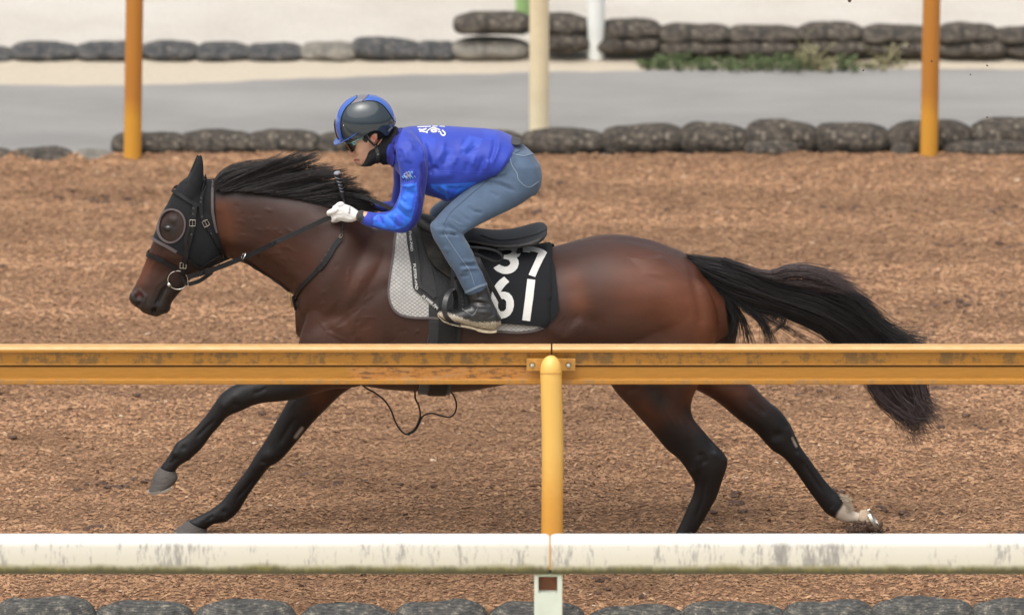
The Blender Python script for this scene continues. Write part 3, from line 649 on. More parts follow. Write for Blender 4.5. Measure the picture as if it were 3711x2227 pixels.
for (a, b_, c0, c1) in ((px0, wx0, h0, h1), (wx1, px1, h0, h1), (px0, px1, 0, h0), (px0, px1, h1, wb-.002)): mb.add(box(((a+b_)/2, WY, (c0+c1)/2), (b_-a, .05, c1-c0)))
obj('post', mb.vf(), wpm, wf, smooth=False)
obj('slot_backing', box(((wx0+wx1)/2, WY+.012, (h0+h1)/2), (wx1-wx0+.0, .004, h1-h0)), mat('shaded_post_brown', (.17, .06, .025), .7, .2, 20, .2), wf, smooth=False)  # added brown backing, coloured like the shaded yellow post seen through the slot
wing = mat('green_stain', (.3, .34, .2), .6, .3, 30)
obj('rail_seat', box(((px0+px1)/2, WY, wb-.001), (px1-px0-.004, .06, .005)), wing, wf, smooth=False)
# far posts
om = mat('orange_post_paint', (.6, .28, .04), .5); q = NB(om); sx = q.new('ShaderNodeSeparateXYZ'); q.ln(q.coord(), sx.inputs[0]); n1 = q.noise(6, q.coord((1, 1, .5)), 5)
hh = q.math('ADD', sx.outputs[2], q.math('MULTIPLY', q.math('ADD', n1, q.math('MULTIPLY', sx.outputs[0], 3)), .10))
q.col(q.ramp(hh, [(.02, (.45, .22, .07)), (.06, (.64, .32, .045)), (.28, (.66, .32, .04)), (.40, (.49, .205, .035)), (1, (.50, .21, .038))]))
of = empty('rail_fence', (0, YE-.1, 0), 'orange posts of the rail along the far side of the track, rail above the picture', 'rail')
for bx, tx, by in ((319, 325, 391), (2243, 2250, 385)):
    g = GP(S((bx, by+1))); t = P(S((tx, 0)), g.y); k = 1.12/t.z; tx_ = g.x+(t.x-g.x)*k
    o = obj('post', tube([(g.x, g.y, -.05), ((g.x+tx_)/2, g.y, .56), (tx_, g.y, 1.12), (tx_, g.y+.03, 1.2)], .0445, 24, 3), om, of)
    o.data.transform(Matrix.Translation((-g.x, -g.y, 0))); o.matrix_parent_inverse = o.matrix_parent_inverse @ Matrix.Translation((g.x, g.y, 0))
obj('rail', extrude([(y+YE+1.25, z) for y, z in prof], -6.2, 6.2), rmat, of, smooth=False)
def single_post(x, yb, w, top, mt, label, depth_z=0):
    g = GP(S((x, yb))); wdt = w*1.5006/FP*(DIST+g.y); mb = MB(); mb.add(tube([(g.x, g.y, 0), (g.x, g.y, top)], wdt/2, 20, 1)).add(ellipsoid((g.x, g.y, top), (wdt/2, wdt/2, .02), 20, 8))
    return props(obj('fence_post', mb.vf(), mt), label, 'post')
tc_ = []
def specks(name, pts, m, label, seed):
    r = np.random.default_rng(seed); mb = MB()
    for x, y, z, s_ in pts:
        e = ellipsoid((x, y, z), (s_*r.uniform(.8, 1.6), s_, s_*r.uniform(.5, .9)), 7, 5, rot=r.uniform(0, 3)); mb.add(([(a+r.normal(0, s_*.15), b+r.normal(0, s_*.15), c_+r.normal(0, s_*.15)) for a, b, c_ in e[0]], e[1]))
    props(obj(name, mb.vf(), m, base=False, smooth=False, kind='stuff'), label, 'kicked dirt')
r_ = np.random.default_rng(9); pts = []
for _ in range(260):
    a = r_.normal(0, 1); p = P(S(('E', 1960+a*60, 1090-abs(r_.normal(0, 1))*38*math.exp(-abs(a)*.5))), .14+r_.normal(0, .05)); pts.append((p.x, p.y, max(p.z, .03), r_.uniform(.004, .014)))
for x, y in ((1935, 217), (2300, 220), (2040, 287), (2300, 308), (2222, 350), (1720, 330), (2300, 550), (1655, 2)): p = P(S(('S', 1800+x*.7727, y*.7727)), .3); pts.append((p.x, p.y, p.z, .004 if x != 1655 else .009))
for x, y in ((1975, 1305), (2180, 1250), (1900, 1180), (2050, 1380), (2250, 1100), (1500, 1010), (2010, 1240)): p = P(S((x, y)), .25); pts.append((p.x, p.y, max(p.z, .03), .004))
specks('kicked_dirt', pts, clod_m, 'dark clods and specks thrown up round the far hind hoof', 3)
cm = mat('cream_paint', (.84, .73, .49), .6, .08, 6); NBc = NB(cm)
single_post(1302, 326, 47, 1.25, cm, 'cream post standing behind the near row of stone bags, beside the path')
single_post(1439, 140, 42, 1.25, mat('chalky_white_paint', (.82, .84, .80), .6, .06, 8), 'white post standing in front of the far brown bags')
single_post(1262, 58, 34, 1.1, mat('green_paint', (.26, .42, .16), .6, .1, 6), 'green post behind the far brown bags, left of the cream post')
# ================================================================ THE HORSE
hx0 = P(S((1000, 900)), 0).x
horse = empty('horse', (hx0, 0, 0), 'dark bay racehorse galloping to the left with black mane and flying tail', 'horse')
D = lambda x, y: ('D', x, y)
A = lambda x, y: ('A', x, y)
L_ = lambda x, y: ('L', x, y)
E = lambda x, y: ('E', x, y)
F_ = lambda x, y: ('F', x, y)
trunk = loft([(D(748, 670), D(752, 836), 0, .12), (D(785, 605), D(790, 885), 0, .19), (D(850, 560), D(850, 922), 0, .235), (D(920, 550), D(920, 938), 0, .255), (D(1000, 552), D(1000, 944), 0, .275),
    (D(1100, 585), D(1100, 946), 0, .295), (D(1200, 603), D(1200, 932), 0, .30), (D(1300, 602), D(1300, 905), 0, .29, 2.1), (D(1400, 582), D(1395, 870), 0, .285, 2.2), (D(1480, 571), D(1480, 865), 0, .285, 2.3),
    (D(1560, 580), D(1560, 862), 0, .28, 2.3), (D(1625, 600), D(1635, 855), 0, .26, 2.2), (D(1672, 622), D(1690, 850), 0, .22, 2.1), (D(1700, 660), D(1722, 830), 0, .16)], 8, 96)
neck = loft([(A(700, 325), A(760, 760), 0, .07), (A(790, 325), A(880, 900), 0, .078), (A(920, 335), A(985, 945), 0, .085), (A(1060, 345), A(1080, 985), 0, .092), (A(1240, 360), A(1230, 1072), 0, .105),
    (A(1440, 390), A(1360, 1170), 0, .135), (A(1640, 440), A(1430, 1230), 0, .17), (A(1850, 520), A(1436, 1330), 0, .20), (D(905, 552), D(725, 770), 0, .225), (D(960, 560), D(722, 815), 0, .235), (D(1000, 600), D(760, 860), 0, .22)], 8, 80)
head = loft([(A(640, 312), A(800, 500), 0, .058), (A(560, 330), A(830, 640), 0, .078), (A(490, 420), A(848, 760), 0, .094, 2.2), (A(435, 530), A(850, 850), 0, .102, 2.3), (A(388, 630), A(800, 925), 0, .102, 2.3), (A(352, 725), A(740, 985), 0, .092, 2.4),
    (A(322, 800), A(680, 1030), 0, .078, 2.4), (A(285, 900), A(615, 1085), 0, .064, 2.3), (A(245, 1005), A(563, 1150), 0, .056, 2.2), (A(207, 1095), A(512, 1210), 0, .052, 2.2), (A(168, 1170), A(472, 1262), 0, .054, 2.2),
    (A(141, 1222), A(462, 1310), 0, .052, 2.2), (A(165, 1270), A(440, 1338), 0, .045), (A(225, 1310), A(400, 1350), 0, .034)], 6, 64)
jaw = loft([(A(640, 500), A(830, 620), 0, .088), (A(620, 640), A(868, 780), 0, .096), (A(610, 760), A(862, 880), 0, .092), (A(600, 860), A(800, 985), 0, .08)], 6, 48)
upl = ellipsoid(P(S(A(285, 1300)), 0), (.034, .036, .027))
chin = ellipsoid(P(S(A(415, 1300)), 0), (.027, .032, .028))
nos = [ellipsoid(P(S(A(205, 1225 if s < 0 else 1215)), .030*s), (.033, .020, .030), rot=.4) for s in (-1, 1)]
def ear(y, dx, shr=0):
    return loft([(A(590+dx, 445), A(668+dx, 455), y, .030), (A(576+dx, 395), A(694+dx, 395), y, .030), (A(598+dx, 330), A(708+dx, 335), y, .028), (A(628+dx, 265), A(715+dx, 262), y*1.02, .022), (A(658+dx, 195), A(713+dx, 190), y*1.03, .014), (A(684+dx, 135), A(702+dx, 140), y*1.03, .005)], 3, 16, shrink=shr)
near_hind = loft([(D(1470, 640), D(1650, 650), -.12, .10), (D(1448, 720), D(1712, 700), -.13, .12), (D(1440, 800), D(1734, 790), -.135, .135), (E(180, 0), E(850, -10), -.14, .135), (E(205, 60), E(825, 75), -.14, .125), (E(255, 135), E(790, 150), -.14, .11),
    (E(340, 225), E(768, 235), -.14, .095), (E(435, 330), E(790, 320), -.14, .08), (E(522, 430), E(850, 395), -.14, .068), (E(600, 525), E(925, 480), -.14, .056), (E(685, 595), E(1000, 560), -.14, .05), (E(752, 690), E(1022, 625), -.14, .046),
    (E(792, 765), E(985, 745), -.14, .038), (E(777, 850), E(945, 860), -.14, .031), (E(738, 935), E(900, 940), -.14, .028), (E(698, 1030), E(850, 1030), -.14, .028), (E(658, 1110), E(800, 1110), -.14, .030), (E(622, 1165), E(770, 1175), -.14, .033), (E(590, 1200), E(728, 1225), -.14, .03)], 5, 40)
nh_hoof = loft([(E(585, 1205), E(715, 1235), -.14, .035), (E(545, 1245), E(705, 1262), -.14, .05), (E(500, 1285), E(700, 1287), -.14, .056)], 3, 20, dome=False)
far_hind = loft([(D(1480, 640), D(1640, 650), .12, .10), (D(1500, 740), D(1720, 720), .13, .12), (F_(700, 600), F_(1262, 500), .135, .12), (F_(760, 700), F_(1282, 620), .14, .115), (E(640, 10), E(1060, -60), .14, .10), (E(740, 80), E(1160, 60), .14, .09),
    (E(860, 140), E(1225, 118), .14, .08), (E(960, 205), E(1300, 195), .14, .07), (E(1080, 308), E(1385, 262), .14, .058), (E(1210, 405), E(1448, 345), .14, .05), (E(1318, 525), E(1490, 430), .14, .044), (E(1400, 578), E(1530, 515), .14, .038),
    (E(1480, 668), E(1595, 605), .14, .030), (E(1560, 785), E(1672, 712), .14, .027), (E(1630, 880), E(1748, 800), .14, .029), (E(1700, 968), E(1812, 850), .14, .035), (E(1768, 1006), E(1850, 890), .14, .034), (E(1835, 1035), E(1868, 930), .14, .029), (E(1895, 1030), E(1910, 960), .14, .027), (E(1930, 1040), E(1945, 960), .14, .027)], 5, 40)
fh_hoof = loft([(E(1905, 1030), E(1935, 948), .14, .034), (E(1935, 1070), E(1985, 945), .14, .045), (E(1990, 1110), E(2035, 1010), .14, .05), (E(2030, 1125), E(2062, 1080), .14, .035)], 3, 20, dome=False)
near_fore = loft([(D(790, 640), D(930, 720), -.13, .08), (D(745, 750), D(930, 860), -.14, .10), (D(722, 820), D(880, 925), -.14, .105), (L_(1190, -130), L_(1440, 120), -.14, .09), (L_(1080, -60), L_(1230, 185), -.14, .078), (L_(960, -5), L_(1060, 212), -.14, .066),
    (L_(850, 35), L_(950, 222), -.14, .057), (L_(745, 80), L_(860, 243), -.14, .05), (L_(655, 128), L_(785, 278), -.14, .046), (L_(598, 185), L_(720, 302), -.14, .043), (L_(562, 240), L_(668, 330), -.14, .036), (L_(500, 325), L_(612, 393), -.14, .029), (L_(430, 405), L_(545, 470), -.14, .027),
    (L_(350, 478), L_(484, 556), -.14, .029), (L_(287, 522), L_(425, 612), -.14, .035), (L_(247, 588), L_(375, 652), -.14, .033), (L_(208, 648), L_(308, 695), -.14, .028), (L_(165, 703), L_(277, 738), -.14, .031)], 5, 40)
nf_hoof = loft([(L_(160, 702), L_(280, 735), -.14, .032), (L_(118, 760), L_(298, 778), -.14, .046), (L_(98, 825), L_(285, 810), -.14, .054), (L_(76, 888), L_(270, 822), -.14, .057)], 3, 20, dome=False)
far_fore = loft([(D(790, 700), D(960, 760), .11, .08), (D(800, 800), D(950, 850), .12, .09), (L_(1240, -40), L_(1700, 0), .12, .09), (L_(1185, 60), L_(1640, 75), .12, .082), (L_(1125, 195), L_(1530, 150), .12, .07), (L_(1062, 310), L_(1425, 250), .12, .06), (L_(1000, 420), L_(1330, 345), .12, .05), (L_(940, 520), L_(1240, 450), .12, .045),
    (L_(880, 610), L_(1135, 575), .12, .045), (L_(838, 680), L_(1065, 650), .12, .042), (L_(800, 740), L_(985, 700), .12, .033), (L_(742, 812), L_(905, 800), .12, .028), (L_(680, 890), L_(842, 888), .12, .027), (L_(620, 962), L_(792, 968), .12, .029), (L_(552, 1015), L_(742, 1045), .12, .035),
    (L_(480, 1055), L_(665, 1105), .12, .034), (L_(425, 1082), L_(570, 1125), .12, .029), (L_(378, 1102), L_(515, 1165), .12, .032)], 5, 40)
ff_hoof = loft([(L_(372, 1100), L_(515, 1165), .12, .033), (L_(320, 1140), L_(516, 1205), .12, .047), (L_(262, 1188), L_(512, 1242), .12, .054), (L_(250, 1236), L_(510, 1258), .12, .055)], 3, 20, dome=False)
HV, HF = remesh([trunk, neck, head, jaw, upl, chin, *nos, ear(-.052, 0, .004), ear(.052, -20, .004), near_hind, far_hind, near_fore, far_fore], .0052, 12)
g = [
 # head
 ('M', [A(400, 880), A(540, 930)], 14, .004), ('M', [A(440, 690)], 30, .005), ('M', [A(430, 610), A(520, 640)], 12, .005), ('M', [A(300, 1000), A(400, 1040), A(470, 1030)], 22, -.004), ('M', [A(330, 960)], 26, -.003),
 ('M', [A(214, 1212)], 13, -.022), ('M', [A(175, 1190), A(225, 1172), A(268, 1215), A(255, 1270), A(225, 1290)], 6, .006), ('M', [A(430, 1125), A(395, 1190), A(365, 1250), A(342, 1300)], 5.5, -.012), ('M', [A(342, 1300), A(333, 1335), A(334, 1360)], 6, -.020), ('M', [A(200, 1290), A(222, 1276)], 7, -.010),
 ('M', [A(430, 1200), A(400, 1290)], 16, .005), ('M', [A(320, 1200), A(290, 1300)], 16, .004), ('M', [A(600, 1080), A(500, 1180)], 16, .003), ('M', [A(260, 1120), A(340, 1150)], 20, .004), ('M', [A(470, 650), A(500, 700)], 8, -.002), ('M', [A(350, 860), A(330, 960), A(300, 1060)], 5, .002), ('M', [A(470, 1000), A(420, 1080), A(330, 1150)], 5, .0018),
 # neck
 ('M', [A(900, 860), A(1080, 900), A(1250, 1000), A(1390, 1110)], 18, -.005), ('M', [A(900, 780), A(1100, 810), A(1300, 920), A(1450, 1090)], 26, .003), ('M', [A(850, 470), A(1100, 470), A(1500, 560), A(1750, 700)], 50, .005), ('M', [A(830, 600), A(860, 760), A(880, 860)], 18, -.005), ('M', [A(1500, 620), A(1560, 800), A(1480, 1000)], 30, -.004),
 # shoulder and forearm
 ('M', [D(850, 575), D(800, 670), D(745, 740)], 34, .006), ('M', [D(900, 560), D(850, 680), D(790, 780)], 24, -.005), ('M', [D(875, 640), D(850, 740)], 45, .005), ('M', [D(745, 800), D(800, 760), D(870, 740), D(930, 690)], 26, -.004),
 ('M', [D(850, 800), D(900, 850)], 50, .008), ('M', [D(940, 700), D(950, 800), D(930, 870)], 26, -.007), ('M', [D(760, 820), D(800, 850)], 34, .004), ('M', [D(800, 800), D(850, 855)], 18, -.004), ('M', [D(870, 745), D(810, 790)], 9, -.002), ('M', [D(900, 770), D(840, 820)], 9, -.002),
 # barrel and flank
 ('M', [D(1000, 850), D(1150, 870), D(1280, 850)], 60, .008), ('M', [F_(300, 430), F_(330, 560)], 62, -.018), ('M', [F_(150, 640), F_(240, 690), F_(330, 640)], 22, .007), ('M', [F_(415, 620), F_(410, 740)], 30, -.009),
 # croup and thigh
 ('M', [F_(400, 210)], 70, .006), ('M', [F_(600, 300), F_(740, 430)], 110, .007), ('M', [F_(990, 230), F_(1010, 340), F_(1040, 480), F_(1055, 590)], 17, -.006), ('M', [F_(700, 190), F_(860, 290), F_(960, 430)], 28, -.002),
 ('M', [F_(900, 420), F_(960, 600)], 60, .007), ('M', [F_(1090, 420), F_(1115, 620)], 30, .005), ('M', [F_(800, 600), F_(820, 720)], 50, -.009), ('M', [F_(840, 700), E(520, 90)], 44, -.009), ('M', [F_(560, 620), F_(560, 720)], 60, .006), ('M', [F_(170, 185), F_(350, 140), F_(560, 118), F_(720, 165), F_(930, 225)], 9, .004), ('M', [F_(170, 162), F_(400, 108), F_(700, 122), F_(960, 190)], 8, -.005),
 # legs
 ('N', [E(700, 30), E(600, 160)], 34, -.007), ('N', [E(500, 200), E(620, 400)], 34, .005), ('N', [E(790, 260), E(880, 440), E(950, 560)], 11, -.009), ('N', [E(830, 540), E(870, 640)], 14, -.007), ('N', [E(880, 700), E(840, 900), E(790, 1040)], 7, -.005), ('N', [E(820, 600), E(800, 660)], 16, .007), ('N', [E(300, 130), E(420, 100)], 14, -.004), ('N', [E(940, 560), E(1000, 600)], 14, .005), ('N', [E(760, 650), E(810, 740)], 8, .004), ('N', [E(690, 300), E(760, 480)], 8, .003),
 ('F', [E(1150, 160), E(1300, 300)], 10, -.007), ('F', [E(1370, 430)], 16, -.008), ('F', [E(1430, 360), E(1470, 480)], 8, .006), ('F', [E(1530, 600), E(1690, 840)], 7, -.005), ('F', [E(1330, 480)], 15, .006), ('F', [E(1100, 260), E(1250, 350)], 20, .004), ('F', [E(1720, 930), E(1780, 980)], 12, .004), ('F', [E(1500, 540), E(1540, 620)], 8, .004),
 ('N', [L_(980, 100), L_(840, 170)], 10, -.006), ('N', [L_(720, 180), L_(650, 240)], 17, .006), ('N', [L_(580, 340), L_(420, 500)], 7, -.005), ('N', [L_(340, 560)], 12, -.006), ('N', [L_(275, 600)], 12, .005), ('N', [L_(1150, 40), L_(1000, 60)], 16, .004), ('N', [L_(300, 620), L_(230, 690)], 7, -.004), ('N', [L_(880, 140), L_(960, 90)], 5, .003), ('N', [L_(385, 640), L_(375, 655)], 6, .008), ('N', [L_(700, 230), L_(760, 250)], 8, -.004),
 ('F', [L_(1180, 320), L_(1100, 450), L_(1040, 560)], 10, -.007), ('F', [L_(980, 620)], 20, .007), ('F', [L_(900, 760), L_(720, 960)], 7, -.005), ('F', [L_(640, 1040)], 12, -.006), ('F', [L_(1300, 130), L_(1200, 230)], 26, .005), ('F', [L_(900, 660), L_(1030, 680)], 7, -.004), ('F', [L_(655, 1100), L_(662, 1112)], 6, .008), ('F', [L_(570, 1060), L_(500, 1110)], 7, -.004)]
HV = sculpt(HV, HF, g)
# small skin folds on neck, shoulder, behind the elbow; veins on the shoulder and belly
r_ = np.random.default_rng(31); fine = []
for (fr, x0, x1, y0, y1, ang, ln, n_) in (('A', 1020, 1420, 700, 900, .35, 60, 26), ('A', 1150, 1450, 870, 1080, .75, 60, 18), ('A', 950, 1250, 480, 700, .3, 50, 12), ('D', 760, 900, 600, 740, -.9, 30, 14), ('D', 780, 930, 740, 830, -.6, 34, 14), ('D', 930, 1020, 800, 835, -.2, 26, 6), ('F', 180, 330, 560, 700, -1.0, 60, 8)):
    for _ in range(n_):
        x, y, a, l = r_.uniform(x0, x1), r_.uniform(y0, y1), ang+r_.normal(0, .25), ln*r_.uniform(.5, 1.2); dx, dy = math.cos(a)*l/2, math.sin(a)*l/2
        fine.append(('M', [(fr, x-dx, y-dy), (fr, x+r_.normal(0, 3), y+r_.normal(0, 3)), (fr, x+dx, y+dy)], r_.uniform(4, 6.5), r_.choice([-1, 1])*r_.uniform(.0009, .0019)))
for pts in ([D(890, 900), D(1000, 905), D(1100, 890), D(1180, 870)], [D(760, 760), D(790, 800), D(850, 830)], [E(560, 200), E(620, 300), E(700, 420)], [E(1180, 230), E(1280, 330)], [L_(1380, 120), L_(1200, 180), L_(1100, 300)], [A(300, 1010), A(350, 950), A(420, 930)]):
    fine.append(('M' if pts[0][0] in 'DA' else ('N' if pts[0][1] < 900 and pts[0][0] == 'E' else 'F'), pts, 5, .002))
HV = sculpt(HV, HF, fine)
# a little smoothing is left to shading; coat colours follow its markings, warm patches are partly painted light
vm = HV.copy(); vm[:, 1] = -np.abs(vm[:, 1]); Q = proj(vm); Qr = proj(HV)
brown = np.array([.043, .0175, .0115]); blk = np.array([.0085, .0078, .0085]); warm = np.array([.130, .041, .018]); muz = np.array([.030, .023, .021])
c = np.tile(brown, (len(HV), 1)).astype(float)
def blend(c, w, col): w = np.clip(w, 0, 1)[:, None]; return c*(1-w)+np.array(col)*w
for pts, rad, k in (([A(850, 520), A(900, 700)], 50, .55), ([F_(700, 380), F_(950, 500)], 130, .8), ([F_(900, 420), F_(1000, 500)], 60, .6), ([F_(1060, 520), F_(1100, 680)], 60, .9), ([F_(300, 360), F_(330, 480)], 45, .7), ([A(260, 960), A(200, 1100)], 34, .7), ([D(800, 780), D(880, 800)], 60, .2), ([D(850, 680), D(920, 640)], 45, .25), ([D(1100, 870), D(1300, 850)], 60, .25), ([E(820, 90), E(800, 160)], 30, .8), ([E(450, 250), E(520, 350)], 30, .35), ([E(950, 90), E(1100, 130)], 36, .5), ([L_(1350, 190)], 40, .5), ([A(1300, 850), A(1500, 900)], 60, .2)):
    c = blend(c, k*seg_w(Q if pts[0][0] not in 'EL' else Qr, pts, rad), warm)
for pts, rad, k in (([A(820, 400), A(1100, 395), A(1450, 430), A(1800, 520)], 34, .9), ([D(1500, 575), D(1620, 600), D(1680, 625)], 22, .35), ([A(600, 1000), A(480, 1250)], 40, .6)):
    c = blend(c, k*seg_w(Q, pts, rad), blk*1.6)
c = blend(c, 1.1*seg_w(Q, [A(150, 1220), A(280, 1290), A(420, 1310)], 46), muz); c = blend(c, .8*seg_w(Q, [A(430, 1130), A(400, 1230)], 24), muz)
c = blend(c, 1.2*seg_w(Q, [A(212, 1235)], 13), (.012, .010, .010)); c = blend(c, 1.2*seg_w(Q, [A(218, 1202)], 9), (.15, .05, .045)); c = blend(c, 1.1*seg_w(Q, [A(430, 1130), A(335, 1330)], 5), (.008, .007, .007))
c = blend(c, .85*seg_w(Q, [A(490, 640), A(470, 720)], 50), (.022, .0145, .012)); c = blend(c, .95*seg_w(Q, [A(405, 700), A(440, 688), A(478, 692)], 15), blk)
Dx, Dy = Qr[:, 0]/1.5006, Qr[:, 1]/1.5006; nearside = HV[:, 1] < 0
sm = lambda a, b, x: np.clip((x-a)/(b-a), 0, 1)**2*(3-2*np.clip((x-a)/(b-a), 0, 1))
nz = .5+.5*np.sin(HV[:, 0]*31+HV[:, 2]*23)*np.sin(HV[:, 2]*47+1)
foreleg = sm(800, 720, Dx+nz*25)*(Dx < 960)*sm(900, 935, Dy)
fl2 = sm(955, 1040, Dy+nz*20)*(Dx < 960); foreleg = np.maximum(foreleg, fl2)
hn = nearside & (Dx > 1400); hindn = hn*np.maximum(sm(985, 1080, Dy+nz*20), .75*seg_w(Qr, [E(760, 260), E(900, 500)], 22)*(Dy > 950)); hindf = (~nearside)*(Dx > 1400)*np.maximum(sm(940, 1050, Dy+(Dx-1800)*.35), .0)
hindn = np.maximum(hindn, hn*.75*seg_w(Qr, [E(480, 60), E(560, 200)], 36))
w_ = np.clip(foreleg+hindn+hindf, 0, 1); c = blend(c, w_, blk)
sock = (~nearside)*sm(E(1830, 0)[1]*0+0, 1, 0*Dx)
S0 = S(E(1800, 900)); sx_ = (Qr[:, 0]-S0[0])*.8+(Qr[:, 1]-S0[1])*.45; c = blend(c, (~nearside)*(Dx > 2000)*sm(6, 16, sx_+nz*6), (.55, .47, .38))
for pts, rad in (([L_(1225, 415), L_(1178, 478)], 9), ([E(1468, 450), E(1495, 505)], 6)):     # chestnuts
    c = blend(c, 1.6*(seg_w(Qr, pts, rad)-.35)*(~nearside), (.30, .27, .23))
coat_m = mat('bay_coat', (1, 1, 1), .42, .10, 9, .22, 900, attr=True, coat=.07, spec=.30, stretch=(1, 1, 2.5))
coat_m.node_tree.nodes['Principled BSDF'].inputs['Coat Roughness'].default_value = .35
body = obj('body', (HV, HF), coat_m, horse, attr=c)
HT = bvh((HV, HF))
# hooves and shoes
hoof_m = mat('hoof_horn', (.085, .075, .068), .65, .3, 30, .3, 60, stretch=(1, 1, 6)); pale_hoof = mat('pale_hoof_horn', (.42, .32, .22), .6, .35, 25, .2, 60)
def hoofo(vf, m, sole, y, lab=None):
    h = obj('hoof', recalc(vf), m, horse)
    if lab: h['label'] = lab
    a, b = (P(S(q), y) for q in sole); hw = .053; mid = (a+b)/2; L = (b-a).length/2; d = (b-a).normalized(); up = Vector((0, 1, 0))
    pts = [mid+d*(-L*.95*math.cos(t))+up*(hw*math.sin(t)) for t in np.linspace(-math.pi*.78, math.pi*.78, 26)]
    obj('horseshoe', band([tuple(p) for p in pts], .013, .007, wdir=tuple(d.cross(up)), k=1), steel_d, h)
steel_d = mat('worn_steel', (.55, .54, .5), .4, metal=.8)
hoofo(nf_hoof, hoof_m, (L_(76, 893), L_(272, 828)), -.14); hoofo(ff_hoof, hoof_m, (L_(250, 1240), L_(510, 1262)), .12)
hoofo(nh_hoof, hoof_m, (E(500, 1288), E(700, 1290)), -.14); hoofo(fh_hoof, pale_hoof, (E(2066, 1082), E(1985, 940)), .14, 'pale far hind hoof with the sole turned back')
# eyes
eye_m = mat('dark_eye', (.006, .004, .003), .22, coat=.4, spec=.5); lid_m = mat('eyelid', (.018, .014, .013), .5)
for s in (-1, 1):
    p, n = hit(HT, S(A(441, 692))); p = Vector((p.x, s*abs(p.y), p.z)); n = Vector((n.x, s*abs(n.y), n.z))
    e = obj('eye', ellipsoid(p-n*.0085, (.0205, .0165, .0155), 24, 16, rot=.1), eye_m, horse)
# mane
hair_m = mat('black_hair', (.015, .012, .012), .42, .6, 40, spec=.45)
hair_b = mat('brownish_hair', (.022, .016, .017), .5, .5, 30, spec=.4)
guides = [[(800, 345), (840, 280), (930, 237), (1040, 214), (1150, 207)], [(808, 370), (900, 292), (1060, 238), (1220, 202), (1340, 162)], [(815, 395), (960, 312), (1140, 247), (1320, 185), (1480, 128)], [(850, 412), (1020, 332), (1210, 272), (1400, 195), (1560, 125)],
    [(930, 407), (1120, 342), (1310, 282), (1480, 222), (1600, 180)], [(1030, 407), (1220, 362), (1400, 310), (1570, 262), (1730, 243)], [(1140, 414), (1330, 382), (1500, 342), (1660, 302), (1800, 285)], [(1260, 427), (1430, 405), (1590, 375), (1740, 345), (1860, 325)],
    [(1380, 447), (1540, 430), (1690, 405), (1820, 388), (1930, 392)], [(1500, 478), (1640, 457), (1780, 442), (1900, 437), (2000, 452)], [(1600, 505), (1730, 490), (1850, 482), (1950, 502), (2040, 540)], [(1700, 532), (1800, 522), (1900, 532), (1990, 562), (2070, 590)]]
def gp(gl, fr, M):
    o = []
    for g_ in gl:
        q = catmull(np.array([S((fr, *p)) for p in g_]), 4); t = np.linspace(0, len(q)-1, M); o.append(np.stack([np.interp(t, np.arange(len(q)), q[:, i]) for i in (0, 1)], 1))
    return np.array(o)
def lift(px, y):                       # arrays of outline points + depth -> 3D
    a = (px[..., 0]-CX)/FP; b = -(px[..., 1]-CY)/FP; d = np.stack([a, CT+b*ST, -ST+b*CT], -1)
    return np.array(CAM)+d*((y-CAM.y)/d[..., 1])[..., None]
def mane(N, seed, r0, yw, M=14, lock=90, jit=1., lmin=.55, rlo=0):
    r = np.random.default_rng(seed); G = gp(guides, 'A', M); n = len(G)-1
    lk = r.uniform(rlo, n, lock); k = r.integers(0, lock, N); u = np.clip(lk[k]+r.normal(0, .13, N), 0, n-1e-3); i = u.astype(int); f = (u-i)[:, None, None]
    px = G[i]*(1-f)+G[i+1]*f; t = np.linspace(0, 1, M)[None, :]
    ln = r.uniform(lmin, 1.08, N); tt = t*ln[:, None]*(M-1); i0 = np.clip(tt.astype(int), 0, M-2); fr = tt-i0; idx = np.arange(N)[:, None]
    px = px[idx, i0]*(1-fr[..., None])+px[idx, i0+1]*fr[..., None]
    lo = r.normal(0, 7, (lock, 2)); lph = r.uniform(0, 6.28, lock)
    px = px+(r.normal(0, 3.4, (N, 1, 2))*jit*(1-.65*t[..., None])+lo[k][:, None, :]*(.25+t[..., None]*1.2))
    px[..., 1] += (np.sin(t*4.5+lph[k][:, None])*9*t + r.normal(0, 2.2, N)[:, None]*t**2*jit)
    ly = r.uniform(-1, 1, lock); y0 = -.035+.045*r.uniform(-1, 1, N); y = y0[:, None]*(1-t)+(ly[k][:, None]*yw+r.normal(0, .008, N)[:, None])*t
    root = seg = None
    return lift(px, y), r0
# dense lower mass so that the neck does not show through
core = []
Gm = gp(guides, 'A', 9)
corev = []; coref = []
for s, yy in ((0, -.052), (1, .04)):
    for i in range(len(Gm)):
        for j in range(6): corev.append(tuple(lift(Gm[i, j], np.array(yy*(1-j*.13)))))
n1 = len(Gm)*6
for s in (0, 1):
    for i in range(len(Gm)-1):
        for j in range(5):
            a = s*n1+i*6+j; q = (a, a+1, a+7, a+6); coref.append(q if s else q[::-1])
bd = [i*6 for i in range(len(Gm))]+[(len(Gm)-1)*6+j for j in range(1, 6)]+[i*6+5 for i in range(len(Gm)-2, -1, -1)]+[j for j in range(4, 0, -1)]
for a, b in zip(bd, bd[1:]+bd[:1]): coref.append((a, b, b+n1, a+n1))
V_, Fq = recalc((corev, coref))
m1 = mane(3200, 1, .0009, .05, lock=85, lmin=.45); m2 = mane(420, 2, .0006, .07, jit=2.0, lock=60, lmin=.8)
va, fa = strands(*m1); vb, fb = strands(*m2)
V_ = np.array(V_); V_ = V_-0
mo = obj('mane', (np.vstack([V_, va, vb]), np.vstack([np.array(Fq), fa+len(V_), fb+len(V_)+len(va)])), hair_m, horse)
